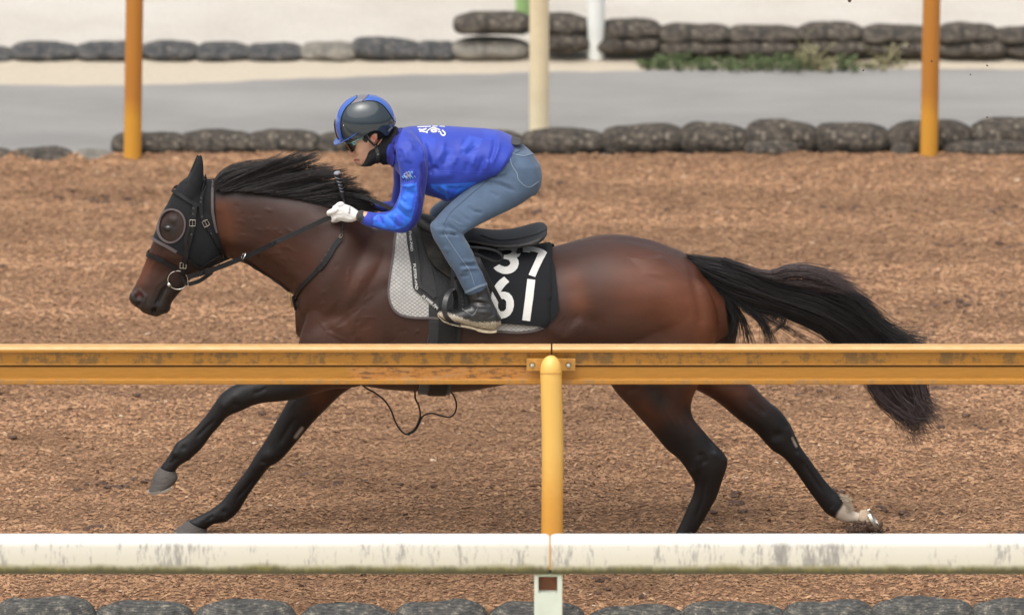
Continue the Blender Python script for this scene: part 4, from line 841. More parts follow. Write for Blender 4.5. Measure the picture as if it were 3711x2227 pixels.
# tail
TU = [F_(960, 200), F_(1080, 222), F_(1200, 240), F_(1330, 280), F_(1450, 345), F_(1600, 385), F_(1760, 420), F_(1900, 480), F_(2030, 550), F_(2140, 640), F_(2220, 740), E(2350, 20), E(2365, 130), E(2380, 230), E(2400, 285)]
TL = [F_(1060, 330), F_(1130, 400), F_(1230, 470), F_(1370, 520), F_(1500, 555), F_(1620, 600), F_(1740, 655), F_(1820, 710), F_(1880, 770), F_(1980, 880), F_(2060, 960), E(2050, 140), E(2140, 230), E(2250, 290), E(2330, 350)]
tu = catmull(np.array([S(p) for p in TU]), 3); tl = catmull(np.array([S(p) for p in TL]), 3)
MT = len(tu)
def tail(N, seed, r0, lock=70, out=1.0, wisp=0, s0=0, s1=1, M=26):
    r = np.random.default_rng(seed); lk = r.uniform(s0, s1, lock); ly = r.uniform(-1, 1, lock); k = r.integers(0, lock, N)
    s_ = lk[k]+r.normal(0, .035, N); a = np.clip(r.exponential(.14, N), 0, .5)*(MT-1); b = np.clip(.97-np.abs(r.normal(0, .22, N)), .35, 1.0)*(MT-1)
    t = np.linspace(0, 1, M)[None]; T = a[:, None]*(1-t)+b[:, None]*t; T = np.clip(T, 0, MT-1.001); i = T.astype(int); f = (T-i)[..., None]
    U = tu[i]*(1-f)+tu[i+1]*f; Lw = tl[i]*(1-f)+tl[i+1]*f; ph = r.uniform(0, 6.28, lock)
    ss = s_[:, None]+.05*np.sin(T/6+ph[k][:, None])+(r.normal(0, .03, N)*(1+wisp))[:, None]*t; e = r.normal(0, 1, N)[:, None]*wisp*t**3
    if not wisp: ss = np.clip(ss, .0, 1.0)
    px = U*(1-ss[..., None])+Lw*ss[..., None]; px[..., 1] += e*22; px[..., 0] += t*r.uniform(0, 14, N)[:, None]*wisp
    prof = np.interp(T, [0, MT*.2, MT*.6, MT*.9, MT], [.03, .05, .06, .035, .01]); y = (ly[k][:, None]*.75+r.normal(0, .2, N)[:, None])*prof*np.sqrt(np.clip(1-(2*ss-1)**2, .1, 1))
    return strands(lift(px, y), r0)
def locks(gl, fr, N, seed, spread, r0=.0010, M=16, yw=.03, y0=0., tip=2.0):
    r = np.random.default_rng(seed); G = gp(gl, fr, M); k = r.integers(0, len(G), N); px = G[k].copy(); t = np.linspace(0, 1, M)[None, :, None]
    o = r.normal(0, spread, (N, 1, 2)); px += o*(1-.3*t)+r.normal(0, spread*tip, (N, 1, 2))*t**2; px += (r.uniform(-.12, .08, N)[:, None, None])*(px[:, -1:]-px[:, -2:-1])*M*t**3*.3
    y = y0+r.normal(0, yw, N)[:, None]*(.4+t[..., 0]); return strands(lift(px, y), r0)
parts = [loft([(D(1625, 598), D(1690, 690), 0, .05), (*[(TU[i], TL[i]) for i in (0,)][0], 0, .045)]+[(TU[i], TL[i], 0, w_) for i, w_ in ((1, .045), (2, .042), (3, .04), (4, .04), (5, .04), (6, .042), (7, .042), (8, .042), (9, .035), (10, .026), (11, .012))], 3, 20, shrink=.020)]
tv, tf = recalc(parts[0]); tv = [np.array(tv)]; tf = [np.array([q if len(q) == 4 else (q[0], q[1], q[2], q[2]) for q in tf])]
for vf in (tail(3600, 5, .0009, lock=110), tail(900, 6, .0006, wisp=1.3), 
           locks([[(1180, 245), (1330, 290), (1450, 320), (1560, 295), (1700, 300), (1830, 345), (1960, 395)], [(1200, 250), (1380, 310), (1500, 335), (1620, 315), (1780, 345), (1920, 400), (2060, 500)], [(1250, 270), (1420, 340), (1560, 370), (1700, 375), (1850, 410), (2000, 480), (2120, 590)], [(1180, 240), (1340, 290), (1460, 318), (1570, 285), (1680, 283), (1790, 310), (1900, 345)]], 'F', 620, 8, 6, .0007, tip=2.6),
           locks([[(1130, 380), (1190, 470), (1240, 560), (1262, 650), (1240, 730)], [(1150, 400), (1240, 500), (1300, 580), (1325, 660), (1345, 745)], [(1200, 430), (1320, 520), (1410, 590), (1450, 660), (1470, 740)], [(1160, 400), (1220, 480), (1250, 570), (1225, 650), (1180, 710)]], 'F', 300, 9, 7.5, .0007, tip=2.0),
           locks([[(1250, 470), (1400, 560), (1550, 640), (1680, 720)], [(1300, 480), (1470, 580), (1610, 660), (1760, 740)], [(1350, 520), (1500, 560), (1560, 600), (1500, 650), (1480, 670)]], 'F', 60, 10, 6, .0006),
           locks([[(2000, 60), (2090, 190), (2200, 270), (2300, 315), (2395, 300)], [(2150, 60), (2230, 180), (2300, 260), (2345, 380)], [(2280, 40), (2320, 160), (2350, 230), (2405, 285)], [(2060, 100), (2150, 230), (2240, 290), (2330, 375)], [(2340, 20), (2360, 120), (2375, 200), (2415, 260)]], 'E', 800, 21, 12, .0008, tip=2.6),
           locks([[(1800, 430), (1950, 480), (2100, 590), (2230, 690), (2370, 735)], [(1850, 450), (2000, 520), (2120, 630), (2260, 730), (2330, 760)]], 'F', 420, 11, 11, .0007, tip=2.6)):
    tf.append(vf[1]+sum(len(x) for x in tv)); tv.append(vf[0])
tv = np.vstack(tv); tf = np.vstack(tf); tm = mat('tail_hair', (.012, .0105, .011), .42, .5, 60, spec=.45, attr=True)
k = (proj(tv)[:, 1] > S(('E', 0, 20))[1]) | ((proj(tv)[:, 1] < 1060) & (proj(tv)[:, 0] > 2700) & (proj(tv)[:, 1] < 1010+(proj(tv)[:, 0]-2800)*.35)); c = np.tile(np.array([.012, .0105, .011]), (len(tv), 1)); c[k] = (.052, .036, .036)
k = tf[:, 2] == tf[:, 3]; tris = tf[k][:, :3]; quads = tf[~k]; allt = np.vstack([tris, quads[:, [0, 1, 2]], quads[:, [0, 2, 3]]])
obj('tail', (tv, allt), tm, horse, attr=c)
# fetlock and flank wisps
fv, ff = locks([[(1800, 850), (1830, 862), (1852, 850)], [(1812, 880), (1850, 885), (1875, 872)], [(1825, 900), (1860, 905), (1872, 915)], [(1840, 930), (1860, 940), (1880, 945)]], 'E', 160, 12, 5, .0007, 6, .012, .12, .8)
obj('fetlock_hair', (fv, ff), mat('cream_hair', (.42, .34, .25), .6), horse)
# ================================================================ THE TACK
C = lambda x, y: ('C', x, y)
M_ = lambda x, y: ('M', x, y)
G_ = lambda x, y: ('G', x, y)
V = lambda x, y: ('V', x, y)
def buckle(tree, ctr, w, h, ang, parent, m=None, off=.012, r=.0016):
    p, n = hit(tree, S(ctr)); p = p+Vector((0, -1, .25)).normalized()*off; u = Vector((math.cos(ang), 0, -math.sin(ang))); v = Vector((math.sin(ang), 0, math.cos(ang)))
    sc = DIST/FP/FR[ctr[0]][2]; w *= sc/2; h *= sc/2
    q = [p+u*a*w+v*b*h for a, b in ((-1, -1), (1, -1), (1, 1), (-1, 1), (-1, -1))]; mb = MB()
    for a, b in zip(q, q[1:]): mb.add(tube([tuple(a), tuple(b)], r, 6))
    mb.add(tube([tuple(p-v*h), tuple(p+v*h*.9+Vector((0, -.002, 0)))], r*.8, 6)); return obj('buckle', mb.vf(), m or steel, parent)
def hole(tree, ctr, r, parent, off):
    p, n = hit(tree, S(ctr)); p = p+Vector((0, -1, .25)).normalized()*off; return torus(p, r, .0008, (0, 1, .2), 14, 5)
eyelet_m = mat('dull_eyelet', (.16, .155, .15), .55, metal=.5)
# blinker hood
hpx = P(S(A(700, 600)), 0)
hood = empty('face_hood', (hpx.x, 0, hpx.z-.2), 'black fabric face hood with taupe-rimmed eye openings and ear covers on the horse', 'horse hood')
eyeh = [A(475+100*math.cos(t)-12*math.sin(t), 675+124*math.sin(t)) for t in np.linspace(0, 2*math.pi, 28)[:-1]]
hp = [A(*p) for p in [(752, 318), (690, 300), (620, 296), (560, 322), (508, 365), (478, 430), (440, 515), (404, 580), (376, 640), (350, 710), (322, 762), (330, 788), (420, 835), (512, 880), (560, 905), (620, 945), (692, 1003), (760, 985), (830, 950), (886, 938), (868, 880), (845, 800), (826, 730), (812, 640), (803, 500), (803, 335)]]
hv = patch(HT, hp, .006, .004, 8, holes=[eyeh], mirror=True)
obj('hood_cloth', hv, hood_m, hood)
HT2 = bvh((np.vstack([HV, np.array(hv[0])]), [tuple(q) for q in HF]+[tuple(i+len(HV) for i in q) for q in hv[1]]))
obj('eye_rim', strap(HT, eyeh, 13, .010, .006, 6, 3, closed=True, mirror=True), taupe, hood)
obj('neck_binding', strap(HT, [A(792, 336), A(785, 430), A(787, 560), A(800, 660), A(815, 725)], 20, .009, .005, mirror=True), taupe, hood)
obj('nose_binding', strap(HT, [A(322, 768), A(370, 795), (A(430, 825)), A(512, 872)], 22, .009, .005, mirror=True), taupe, hood)
for s_, dx in ((-1, 0), (1, -20)):
    obj('ear_cover', recalc(ear(.052*s_, dx)), hood_m, hood)
    obj('ear_seam', tube([tuple(P(S(A(a+dx, b)), .052*s_-.004)) for a, b in ((628, 300), (650, 235), (676, 185), (690, 150))], .0022, 6, 4), taupe, hood)
# bridle
br = empty('bridle', (hpx.x-.1, 0, hpx.z-.3), 'black leather bridle with steel buckles and a ring bit over the hood', 'bridle')
lw = leather
for nm, pts, w, off, mir in (('browband', [(488, 408), (540, 440), (600, 478), (650, 505), (705, 522)], 26, .011, True), ('headpiece', [(722, 322), (704, 400), (694, 470), (690, 530), (700, 600), (728, 650), (765, 715), (800, 780), (826, 840)], 25, .011, True),
        ('throatlatch', [(826, 830), (845, 880), (870, 940)], 12, .010, True), ('cheekpiece', [(655, 495), (642, 560), (634, 640), (622, 720), (606, 790), (588, 860), (578, 920), (566, 980), (562, 1035)], 36, .013, True),
        ('noseband', [(282, 893), (350, 915), (430, 955), (510, 1003)], 34, .008, True), ('jaw_strap', [(598, 930), (645, 972), (700, 1008)], 26, .009, True), ('curb_strap', [(690, 1000), (740, 965), (790, 935), (838, 905)], 24, .011, False)):
    obj(nm, strap(HT2, [A(*p) for p in pts], w, off, .004, 5, mirror=mir), lw, br)
fl = obj('cheek_flap', patch(HT2, [A(*p) for p in [(600, 600), (620, 590), (612, 700), (596, 760), (592, 800), (605, 840), (600, 856), (580, 835), (566, 800), (568, 760), (590, 690)]], .018, .004, 5), lw, br)
buckle(HT2, A(632, 652), 44, 46, .05, br, off=.019); buckle(HT2, A(735, 655), 44, 46, -.45, br, off=.017); buckle(HT2, A(560, 978), 46, 44, .05, br, off=.018); buckle(HT2, A(668, 1046), 40, 50, -.2, br, off=.030); buckle(HT2, A(605, 1122), 34, 44, -.2, br, off=.030)
for p_ in ((640, 540), (637, 582), (630, 680), (624, 740)): obj('eyelet', hole(HT2, A(*p_), .0035, br, .0145), eyelet_m, br)
for p_ in ((696, 462), (696, 492), (706, 605), (745, 678), (775, 735)): obj('eyelet', hole(HT2, A(*p_), .003, br, .0125), eyelet_m, br)
bp, _n = hit(HT2, S(M_(1155, 680)))
rg = obj('bit_ring', torus(P(S(M_(1155, 680)), bp.y-.010), P(S(M_(1370, 680)), 0).x-P(S(M_(1155, 680)), 0).x, .0024, (0, 1, .12), 48, 8), steel, br)
obj('bit_end', ellipsoid(P(S(M_(968, 778)), bp.y-.014), (.0105, .0105, .0105), 16, 10), steel, br)
obj('bit_ring', torus(Vector((P(S(M_(1155, 680)), 0).x, -bp.y+.010, P(S(M_(1155, 680)), bp.y).z)), .0428, .0024, (0, 1, -.12), 48, 8), steel, br)
obj('bit_hanger', band([P(S(A(562, 1030)), bp.y-.014), P(S(A(545, 1040)), bp.y-.016), P(S(A(560, 1090)), bp.y-.014), P(S(A(590, 1130)), bp.y-.012)], .012, .003), lw, br)
# reins
rn = empty('reins', (P(S(A(1100, 880)), 0).x, -.15, .9), 'black rubber-grip reins running from the bit to the gloved hands', 'reins')
rp = lambda x, y, d: tuple(P(S(A(x, y)), d))
obj('leather_rein', band([rp(592, 1068, -.085), rp(700, 1038, -.105), rp(800, 1005, -.125), rp(1030, 915, -.155), rp(1250, 812, -.17)], .021, .004, (0, 0, 1)), leather, rn)
obj('lower_rein', band([rp(600, 1122, -.085), rp(650, 1110, -.09), rp(700, 1088, -.095), rp(780, 1030, -.12)], .017, .004, (0, 0, 1)), leather, rn)
obj('rein_grip', band([rp(1240, 812, -.172), rp(1300, 785, -.175), rp(1500, 695, -.175), rp(1690, 606, -.165), rp(1760, 585, -.145)], .021, .007, (0, 0, 1)), mat('rubber_grip', (.018, .018, .018), .7, .3, 80, .5, 250), rn)
for a in ((700, 1040), (795, 1010), (830, 990), (1255, 812)):
    p0 = Vector(rp(a[0], a[1], -.12 if a[0] < 1000 else -.176)); obj('keeper', box(p0, (.008, .012, .026), .45), leather, rn, smooth=False)
obj('far_rein', band([(rp(592, 1068, .0)[0], .085, rp(592, 1068, .0)[2]-.02), rp(800, 960, .13), rp(1250, 760, .19), rp(1690, 560, .14), rp(1800, 520, .09)], .021, .004, (0, 0, 1)), leather, rn)
B_ = lambda x, y: ('B', x, y)
bpnt = lambda x, y, d: tuple(P(S(B_(x, y)), d))
obj('rein_loop', band([bpnt(268, 1030, -.02), bpnt(320, 1014, -.04), bpnt(400, 1022, -.05), bpnt(500, 1055, -.055), bpnt(600, 1100, -.06), bpnt(700, 1150, -.07), bpnt(820, 1190, -.10)], .017, .010, (0, .3, 1)), mat('braided_rein', (.020, .021, .022), .6, .3, 90, .9, 180), rn)
# martingale and neck strap
mg = empty('martingale', (P(S(A(1400, 1200)), 0).x, -.1, .8), 'black leather neck strap and breast martingale with brass clip', 'martingale')
obj('neck_strap', strap(HT, [A(1770, 770), A(1722, 830), A(1680, 905), A(1640, 965), A(1600, 1010)], 40, .010, .005), leather, mg)
obj('neck_strap_lower', strap(HT, [A(1610, 990), A(1560, 1050), A(1500, 1110), A(1450, 1165), A(1425, 1210), A(1405, 1260), A(1410, 1310)], 30, .007, .004), leather, mg)
obj('thin_strap', tube([bpnt(228, 1245, -.15), bpnt(228, 1300, -.155), tuple(P(S(A(1785, 720)), -.175)), tuple(P(S(A(1772, 752)), -.19))], .0035, 8, 5, flat=.5), leather, mg)
buckle(HT, A(1770, 750), 18, 30, .5, mg, off=.014)
for p_ in ((1680, 858), (1654, 896), (1625, 940)): obj('eyelet', hole(HT, A(*p_), .0035, mg, .012), eyelet_m, mg)
obj('running_strap', strap(HT, [A(1030, 930), A(1080, 968), A(1200, 1053), A(1300, 1118), A(1375, 1178)], 12, .006, .004), leather, mg)
obj('ring', torus(P(S(A(1022, 905)), -.165), .016, .002, (1, .3, -.6), 24, 6), steel, mg)
obj('brass_clip', tube([tuple(P(S(A(1372, 1185)), -.06)), tuple(P(S(A(1380, 1235)), -.07)), tuple(P(S(A(1392, 1298)), -.07))], [.005, .003, .006], 8, 4), brass, mg)
obj('chest_strap', tube([tuple(P(S(A(a, b)), -.06)) for a, b in ((1405, 1215), (1408, 1260), (1425, 1320))], .006, 8, 3), leather, mg)
# saddle pad
pad_m = mat('quilted_pad', (.42, .41, .39), .85, sheen=.2); q = NB(pad_m)
tc = q.new('ShaderNodeTexCoord'); sx = q.new('ShaderNodeSeparateXYZ'); q.ln(tc.outputs['Object'], sx.inputs[0])
def dia(a, b):
    u = q.math('ADD', q.math('MULTIPLY', sx.outputs[0], a), q.math('MULTIPLY', sx.outputs[2], b)); u = q.math('PINGPONG', u, .5); return u
u1, u2 = dia(44, 66), dia(-50, 62); h = q.math('MINIMUM', u1, u2); ln = q.ramp(h, [(.04, (0, 0, 0)), (.13, (1, 1, 1))])
nz_ = q.noise(18, tc.outputs['Object'], 5); q.col(q.mix(ln, (.22, .215, .205), q.ramp(nz_, [(.3, (.36, .35, .335)), (.7, (.47, .46, .44))]))); q.bump(q.ramp(h, [(0, (0, 0, 0)), (.5, (1, 1, 1))]), .35, .01)
pad = empty('saddle_pad', (P(S(C(700, 800)), 0).x, 0, .6), 'light grey diamond-quilted saddle pad with dark padded centre and piped edge', 'saddle pad')
po = [C(*p) for p in [(300, 372), (232, 376), (215, 480), (205, 600), (185, 740), (168, 880), (165, 1000), (200, 1085), (268, 1148), (350, 1175), (460, 1185), (620, 1192), (900, 1280), (1190, 1312), (1400, 1322), (1550, 1306), (1640, 1275), (1690, 1200), (1700, 600), (1640, 430), (900, 330), (500, 250)]]
pv = patch(HT, po, .010, .008, 11, mirror=True); obj('quilted_cloth', pv, pad_m, pad)
obj('piping', strap(HT, [C(226, 376), C(212, 480), C(200, 600), C(180, 740), C(162, 880), C(160, 1000), C(196, 1092), C(266, 1156), C(350, 1182), C(460, 1192), C(640, 1200), C(900, 1290), C(1190, 1322), C(1400, 1332), C(1550, 1316), C(1645, 1284)], 20, .013, .011, 8, 3, mirror=True), taupe, pad)
def joinb(*ls):
    v = [np.array(ls[0][0])]; f = [tuple(q) for q in ls[0][1]]
    for l in ls[1:]:
        n = sum(len(x) for x in v); v.append(np.array(l[0])); f += [tuple(int(i)+n for i in q) for q in l[1]]
    return np.vstack(v), f
HT3 = bvh(joinb((HV, HF), pv))
padk = mat('black_padding', (.013, .013, .014), .7, .15, 12, .2, 60, sheen=.2)
cv = patch(HT3, [C(*p) for p in [(322, 380), (332, 480), (350, 580), (372, 700), (388, 900), (408, 935), (500, 1010), (640, 1118), (690, 1180), (900, 1215), (1000, 1200), (1000, 400), (700, 300), (420, 290)]], .008, .007, 11, mirror=True)
obj('padded_centre', cv, padk, pad)
HT4 = bvh(joinb((HV, HF), pv, cv))
obj('padded_rim', strap(HT4, [C(380, 400), C(400, 480), C(420, 600), C(440, 740), C(450, 880), C(520, 930), C(600, 1000)], 34, .010, .009, 8, 3), padk, pad)
for a, b, t_, hh in ((C(348, 372), C(366, 560), 'FFER-PAD', 24), (C(388, 682), C(414, 926), 'PUFFER-PAD', 26), (C(474, 998), C(640, 1128), 'PUFFER-PAD', 30)):
    obj('lettering', text_vf(t_, HT4, a, b, hh, 1, .004), white_m, pad, smooth=False)
# number cloth
nc = empty('number_cloth', (P(S(G_(700, 700)), 0).x, -.3, .65), 'black number cloth showing white 37 over 61 behind the rider boot', 'number cloth')
ncp = [G_(*p) for p in [(-60, 60), (300, 40), (700, 10), (950, -20), (1000, 60), (1045, 160), (1090, 320), (1130, 480), (1160, 750), (1190, 1130), (1110, 1270), (985, 1405), (700, 1385), (400, 1362), (100, 1350), (-250, 1340), (-500, 1200), (-500, 300)]]
nv_ = patch(HT3, ncp, .014, .006, 10, mirror=True); obj('cloth', nv_, cloth_m, nc)
HT5 = bvh(joinb((HV, HF), nv_, cv))
digits = {
 '3': [[(190, 148), (235, 125), (330, 125), (440, 130), (520, 145), (560, 180), (568, 220), (548, 262), (505, 290), (535, 340), (540, 390), (520, 455), (480, 505), (420, 540), (350, 556), (280, 552), (200, 520), (150, 485), (128, 455), (222, 400), (260, 425), (310, 440), (360, 432), (398, 400), (402, 365), (380, 330), (340, 314), (290, 308), (296, 250), (350, 244), (405, 225), (432, 200), (425, 178), (390, 162), (320, 160), (270, 168)]],
 '7': [[(606, 116), (700, 112), (790, 118), (880, 140), (950, 168), (1000, 205), (930, 340), (870, 460), (808, 605), (700, 566), (760, 440), (820, 310), (858, 215), (800, 192), (725, 184), (722, 205), (606, 190)]],
 '6': [[(302, 598), (385, 682), (330, 730), (280, 790), (244, 845), (310, 842), (380, 862), (430, 915), (458, 990), (460, 1070), (440, 1150), (395, 1220), (330, 1262), (260, 1278), (190, 1262), (130, 1200), (100, 1100), (88, 990), (95, 880), (120, 790), (170, 715), (230, 650)], [(255, 962), (300, 958), (330, 990), (337, 1060), (325, 1130), (290, 1158), (240, 1158), (205, 1110), (200, 1040), (220, 990)]],
 '1': [[(680, 636), (810, 650), (770, 980), (724, 1318), (596, 1300), (640, 970)]]}
for k_, L in digits.items():
    obj('digit', patch(HT5, [G_(*p) for p in L[0]], .003, .002, 5, holes=[[G_(*p) for p in h] for h in L[1:]], smooth=False), white_m, nc)
# girth
gt = empty('girth', (P(S(C(650, 1300)), 0).x, 0, .5), 'broad black padded girth strapped under the horse belly', 'girth')
gpts = []
cxg = P(S(D(1070, 760)), 0); gx0, gx1 = P(S(D(1038, 780)), -.2).x, P(S(D(1105, 780)), -.2).x
def girth(x_of, w0, off, th, z_top):
    rows = []
    for t in np.linspace(-1, 1, 61):
        a = t*math.pi*.68; d = Vector((0, math.sin(a), -math.cos(a))); cz = P(S(D(1070, 760)), 0).z; xm = x_of(a); row = []
        for j in range(5):
            x = xm+w0*(j/4-.5); o = Vector((x, d.y*1.2, cz+d.z*1.2)); loc, n, i, _ = HT.ray_cast(o, -d)
            if loc is None: loc = Vector((x, d.y*.3, cz+d.z*.3))
            row.append(loc+d*off)
        rows.append(row)
    v = [tuple(p) for r in rows for p in r]; ctr = Vector((xm, 0, cz)); N = len(v); f = []
    v2 = [tuple(Vector(p)-(Vector((0, p[1], p[2]-cz))).normalized()*th) for p in v]
    for i in range(60):
        for j in range(4): a = i*5+j; f += [(a, a+1, a+6, a+5), (a+N, a+N+5, a+N+6, a+N+1)]
        f += [(i*5, i*5+5, i*5+5+N, i*5+N), (i*5+4, i*5+4+N, i*5+9+N, i*5+9)]
    f += [(0, N, N+1, 1), (1, N+1, N+2, 2), (2, N+2, N+3, 3), (3, N+3, N+4, 4)]+[(60*5+j, 60*5+j+1, 60*5+j+1+N, 60*5+j+N) for j in range(4)]
    return recalc((v+v2, f))
slant = (P(S(D(1045, 950)), -.05).x-P(S(D(1072, 800)), -.25).x)
gxf = lambda a: P(S(D(1074, 790)), -.25).x+slant*max(0, math.cos(a)+.0)*1.0
obj('padded_band', girth(gxf, .135, .012, .010, 0), padk, gt); obj('outer_strap', girth(lambda a: gxf(a)+.012, .075, .017, .006, 0), leather, gt)
# saddle
sad = empty('saddle', (P(S(C(1200, 450)), 0).x, 0, .9), 'black exercise saddle with smooth seat and raised cantle under the rider', 'saddle')
seat_m = mat('seat_leather', (.026, .026, .028), .55, .1, 10, .12, 200)
seat = loft([(C(470, 190), C(430, 330), 0, .05), (C(560, 215), C(530, 400), 0, .075), (C(700, 280), C(680, 450), 0, .085), (C(850, 330), C(830, 470), 0, .09), (C(960, 335), C(950, 470), 0, .10), (C(1060, 352), C(1060, 485), 0, .11), (C(1180, 368), C(1170, 500), 0, .12), (C(1300, 364), C(1290, 508), 0, .13),
    (C(1420, 340), C(1400, 505), 0, .14), (C(1530, 302), C(1510, 495), 0, .145), (C(1620, 283), C(1590, 470), 0, .135), (C(1672, 300), C(1640, 430), 0, .10)], 6, 40, 2.3)
sv, sf = remesh([seat], .006, 5)
obj('seat', (sv, sf), seat_m, sad)
ST_ = bvh((sv, sf))
obj('seat_seam', strap(ST_, [C(1690, 335), C(1600, 385), C(1500, 415), C(1380, 440), C(1250, 452), C(1150, 440), C(1040, 400)], 7, .002, .003, 6, 3), mat('seam_black', (.006, .006, .006), .6), sad)
obj('panel', patch(HT5, [C(*p) for p in [(860, 420), (1000, 430), (1150, 470), (1300, 490), (1420, 500), (1300, 508), (1190, 515), (1060, 550), (960, 560), (880, 500)]], .022, .02, 9, mirror=True), leather, sad)
fv_ = patch(HT5, [C(*p) for p in [(470, 210), (500, 190), (560, 205), (640, 240), (760, 300), (1000, 420), (1010, 560), (990, 700), (900, 800), (830, 835), (740, 825), (650, 765), (575, 705), (535, 640), (500, 540), (465, 450), (440, 390), (428, 365), (440, 352), (490, 352), (492, 300)]], .020, .006, 10, mirror=True)
obj('flap', fv_, worn_leather, sad)
obj('flap_welt', strap(HT5, [C(438, 368), C(462, 440), C(500, 540), C(535, 640), C(580, 706), C(650, 765), C(740, 826)], 9, .024, .006, 6, 4), worn_leather, sad)
obj('sweat_flap', patch(HT5, [C(*p) for p in [(560, 700), (620, 760), (740, 825), (840, 838), (900, 820), (930, 960), (900, 1110), (860, 1185), (700, 1190), (640, 1130), (632, 1000), (600, 850)]], .012, .005, 9, mirror=True), leather, sad)
for dx in (0, 48): obj('girth_strap', strap(HT5, [C(832+dx, 850), C(845+dx, 940), C(868+dx, 1110)], 36, .018, .004, 6, 4), leather, sad)
for a, b in ((856, 1000), (862, 1040), (868, 1080), (904, 1000), (910, 1040)): obj('eyelet', hole(HT5, C(a, b), .003, sad, .021), eyelet_m, sad)
bl_ = lambda x, y, d: tuple(P(S(C(x, y)), d))
obj('stirrup_bar_loop', band([bl_(890, 470, -.27), bl_(930, 515, -.30), bl_(1000, 520, -.31), bl_(1100, 532, -.32), bl_(1190, 555, -.33), bl_(1240, 595, -.335), bl_(1235, 640, -.335), bl_(1190, 655, -.33), bl_(1120, 635, -.325), bl_(1040, 600, -.32), bl_(980, 575, -.31)], .014, .004, (.25, 1, .3)), leather, sad)
obj('stirrup_leather_end', band([bl_(1000, 600, -.31), bl_(1040, 690, -.335), bl_(1110, 830, -.345), bl_(1180, 950, -.345), bl_(1235, 1050, -.345), bl_(1265, 1110, -.34)], .019, .004, (1, 0, .55)), leather, sad)
obj('stirrup_leather', band([bl_(770, 640, -.32), bl_(770, 720, -.335), bl_(768, 830, -.345), bl_(768, 940, -.355)], .016, .006, (1, 0, 0)), leather, sad)
iron_m = mat('black_stirrup', (.02, .02, .021), .4, coat=.2)
fy = -.36
arch = [bl_(768, 925, fy), bl_(735, 955, fy-.02), bl_(705, 1010, fy-.045), bl_(690, 1080, fy-.06), bl_(694, 1150, fy-.065), bl_(725, 1205, fy-.06), bl_(800, 1255, fy-.03), bl_(840, 1262, fy+.01), bl_(830, 1215, fy+.045), bl_(800, 1120, fy+.055), bl_(800, 1010, fy+.045), bl_(792, 955, fy+.02), bl_(768, 925, fy)]
obj('stirrup_iron', band(arch, .020, .006, (1, 0, .1), 4), iron_m, sad)
obj('stirrup_tread', box(P(S(C(790, 1225)), fy), (.05, .115, .012), .25), iron_m, sad)
# dangling cord under the girth
cd_ = empty('leather_cord', (P(S(L_(2000, 455)), 0).x, 0, .2), 'thin black leather thong swinging in loops below the girth', 'cord')
cp = lambda x, y: tuple(P(S(L_(x, y)), -.03))
obj('cord', tube([cp(1640, 60), cp(1700, 110), cp(1770, 150), cp(1840, 205), cp(1890, 280), cp(1920, 360), cp(1955, 420), cp(2005, 458), cp(2060, 430), cp(2100, 370), cp(2108, 300), cp(2095, 240), cp(2072, 190), cp(2068, 120)], .0038, 8, 6), leather, cd_)
obj('cord_loop', tube([cp(2108, 350), cp(2140, 315), cp(2200, 303), cp(2270, 322), cp(2330, 330), cp(2368, 295), cp(2378, 230), cp(2355, 165), cp(2320, 130)], .0035, 8, 6), leather, cd_)
obj('knot', tube([cp(2015, 458), cp(2065, 428), cp(2098, 372), cp(2108, 335)], .0065, 8, 4), leather, cd_)
obj('clip', tube([cp(2005, 455), cp(2008, 475), cp(2002, 488)], .002, 6, 3), steel, cd_)
# ================================================================ THE RIDER
H = lambda x, y: ('H', x, y)
B = B_
rx = P(S(B(1000, 700)), 0)
rid = empty('person', (rx.x, 0, .85), 'jockey crouched over the horse in blue long-sleeved shirt, grey-blue jeans and dark helmet', 'person')
torso = [(B(705, 425), B(650, 735), 0, .10), (B(745, 408), B(690, 770), 0, .15), (B(830, 394), B(770, 860), 0, .19, 2.2), (B(950, 388), B(930, 980), 0, .20, 2.3), (B(1090, 387), B(1070, 1025), 0, .195, 2.3), (B(1240, 394), B(1190, 1062), 0, .185, 2.2), (B(1370, 402), B(1310, 1000), 0, .175, 2.2),
    (B(1500, 410), B(1420, 930), 0, .168, 2.2), (B(1625, 428), B(1500, 880), 0, .168, 2.2), (B(1700, 455), B(1530, 850), 0, .170, 2.2), (B(1768, 492), B(1550, 830), 0, .172, 2.2)]
armN = [(B(745, 430), B(900, 500), -.13, .06), (B(702, 520), B(955, 570), -.175, .062), (B(700, 600), B(985, 650), -.205, .06), (B(722, 700), B(992, 730), -.22, .058), (B(738, 800), B(988, 830), -.225, .056), (B(745, 900), B(975, 930), -.23, .054), (B(738, 985), B(962, 1020), -.235, .053), (B(712, 1060), B(950, 1100), -.24, .052),
    (B(680, 1120), B(930, 1190), -.24, .05), (B(650, 1150), B(880, 1280), -.238, .048), (B(620, 1155), B(780, 1345), -.235, .047), (B(580, 1158), B(640, 1328), -.225, .044), (B(520, 1163), B(530, 1308), -.21, .040), (B(465, 1155), B(450, 1286), -.19, .036), (B(408, 1150), B(395, 1265), -.175, .033)]
armF = [(B(740, 440), B(900, 500), .13, .06), (B(700, 530), B(950, 570), .175, .06), (B(685, 650), B(940, 690), .20, .058), (B(678, 800), B(900, 820), .215, .055), (B(682, 900), B(880, 920), .22, .052), (B(668, 990), B(850, 1010), .22, .048), (B(655, 1060), B(790, 1110), .215, .044), (B(600, 1065), B(640, 1160), .20, .04), (B(520, 1075), B(530, 1150), .17, .036), (B(440, 1080), B(440, 1145), .14, .032)]
tl_ = loft(torso, 5, 56); an = loft(armN, 4, 32); af = loft(armF, 4, 28)
SV, SF = remesh([tl_, an, af], .0048, 4)
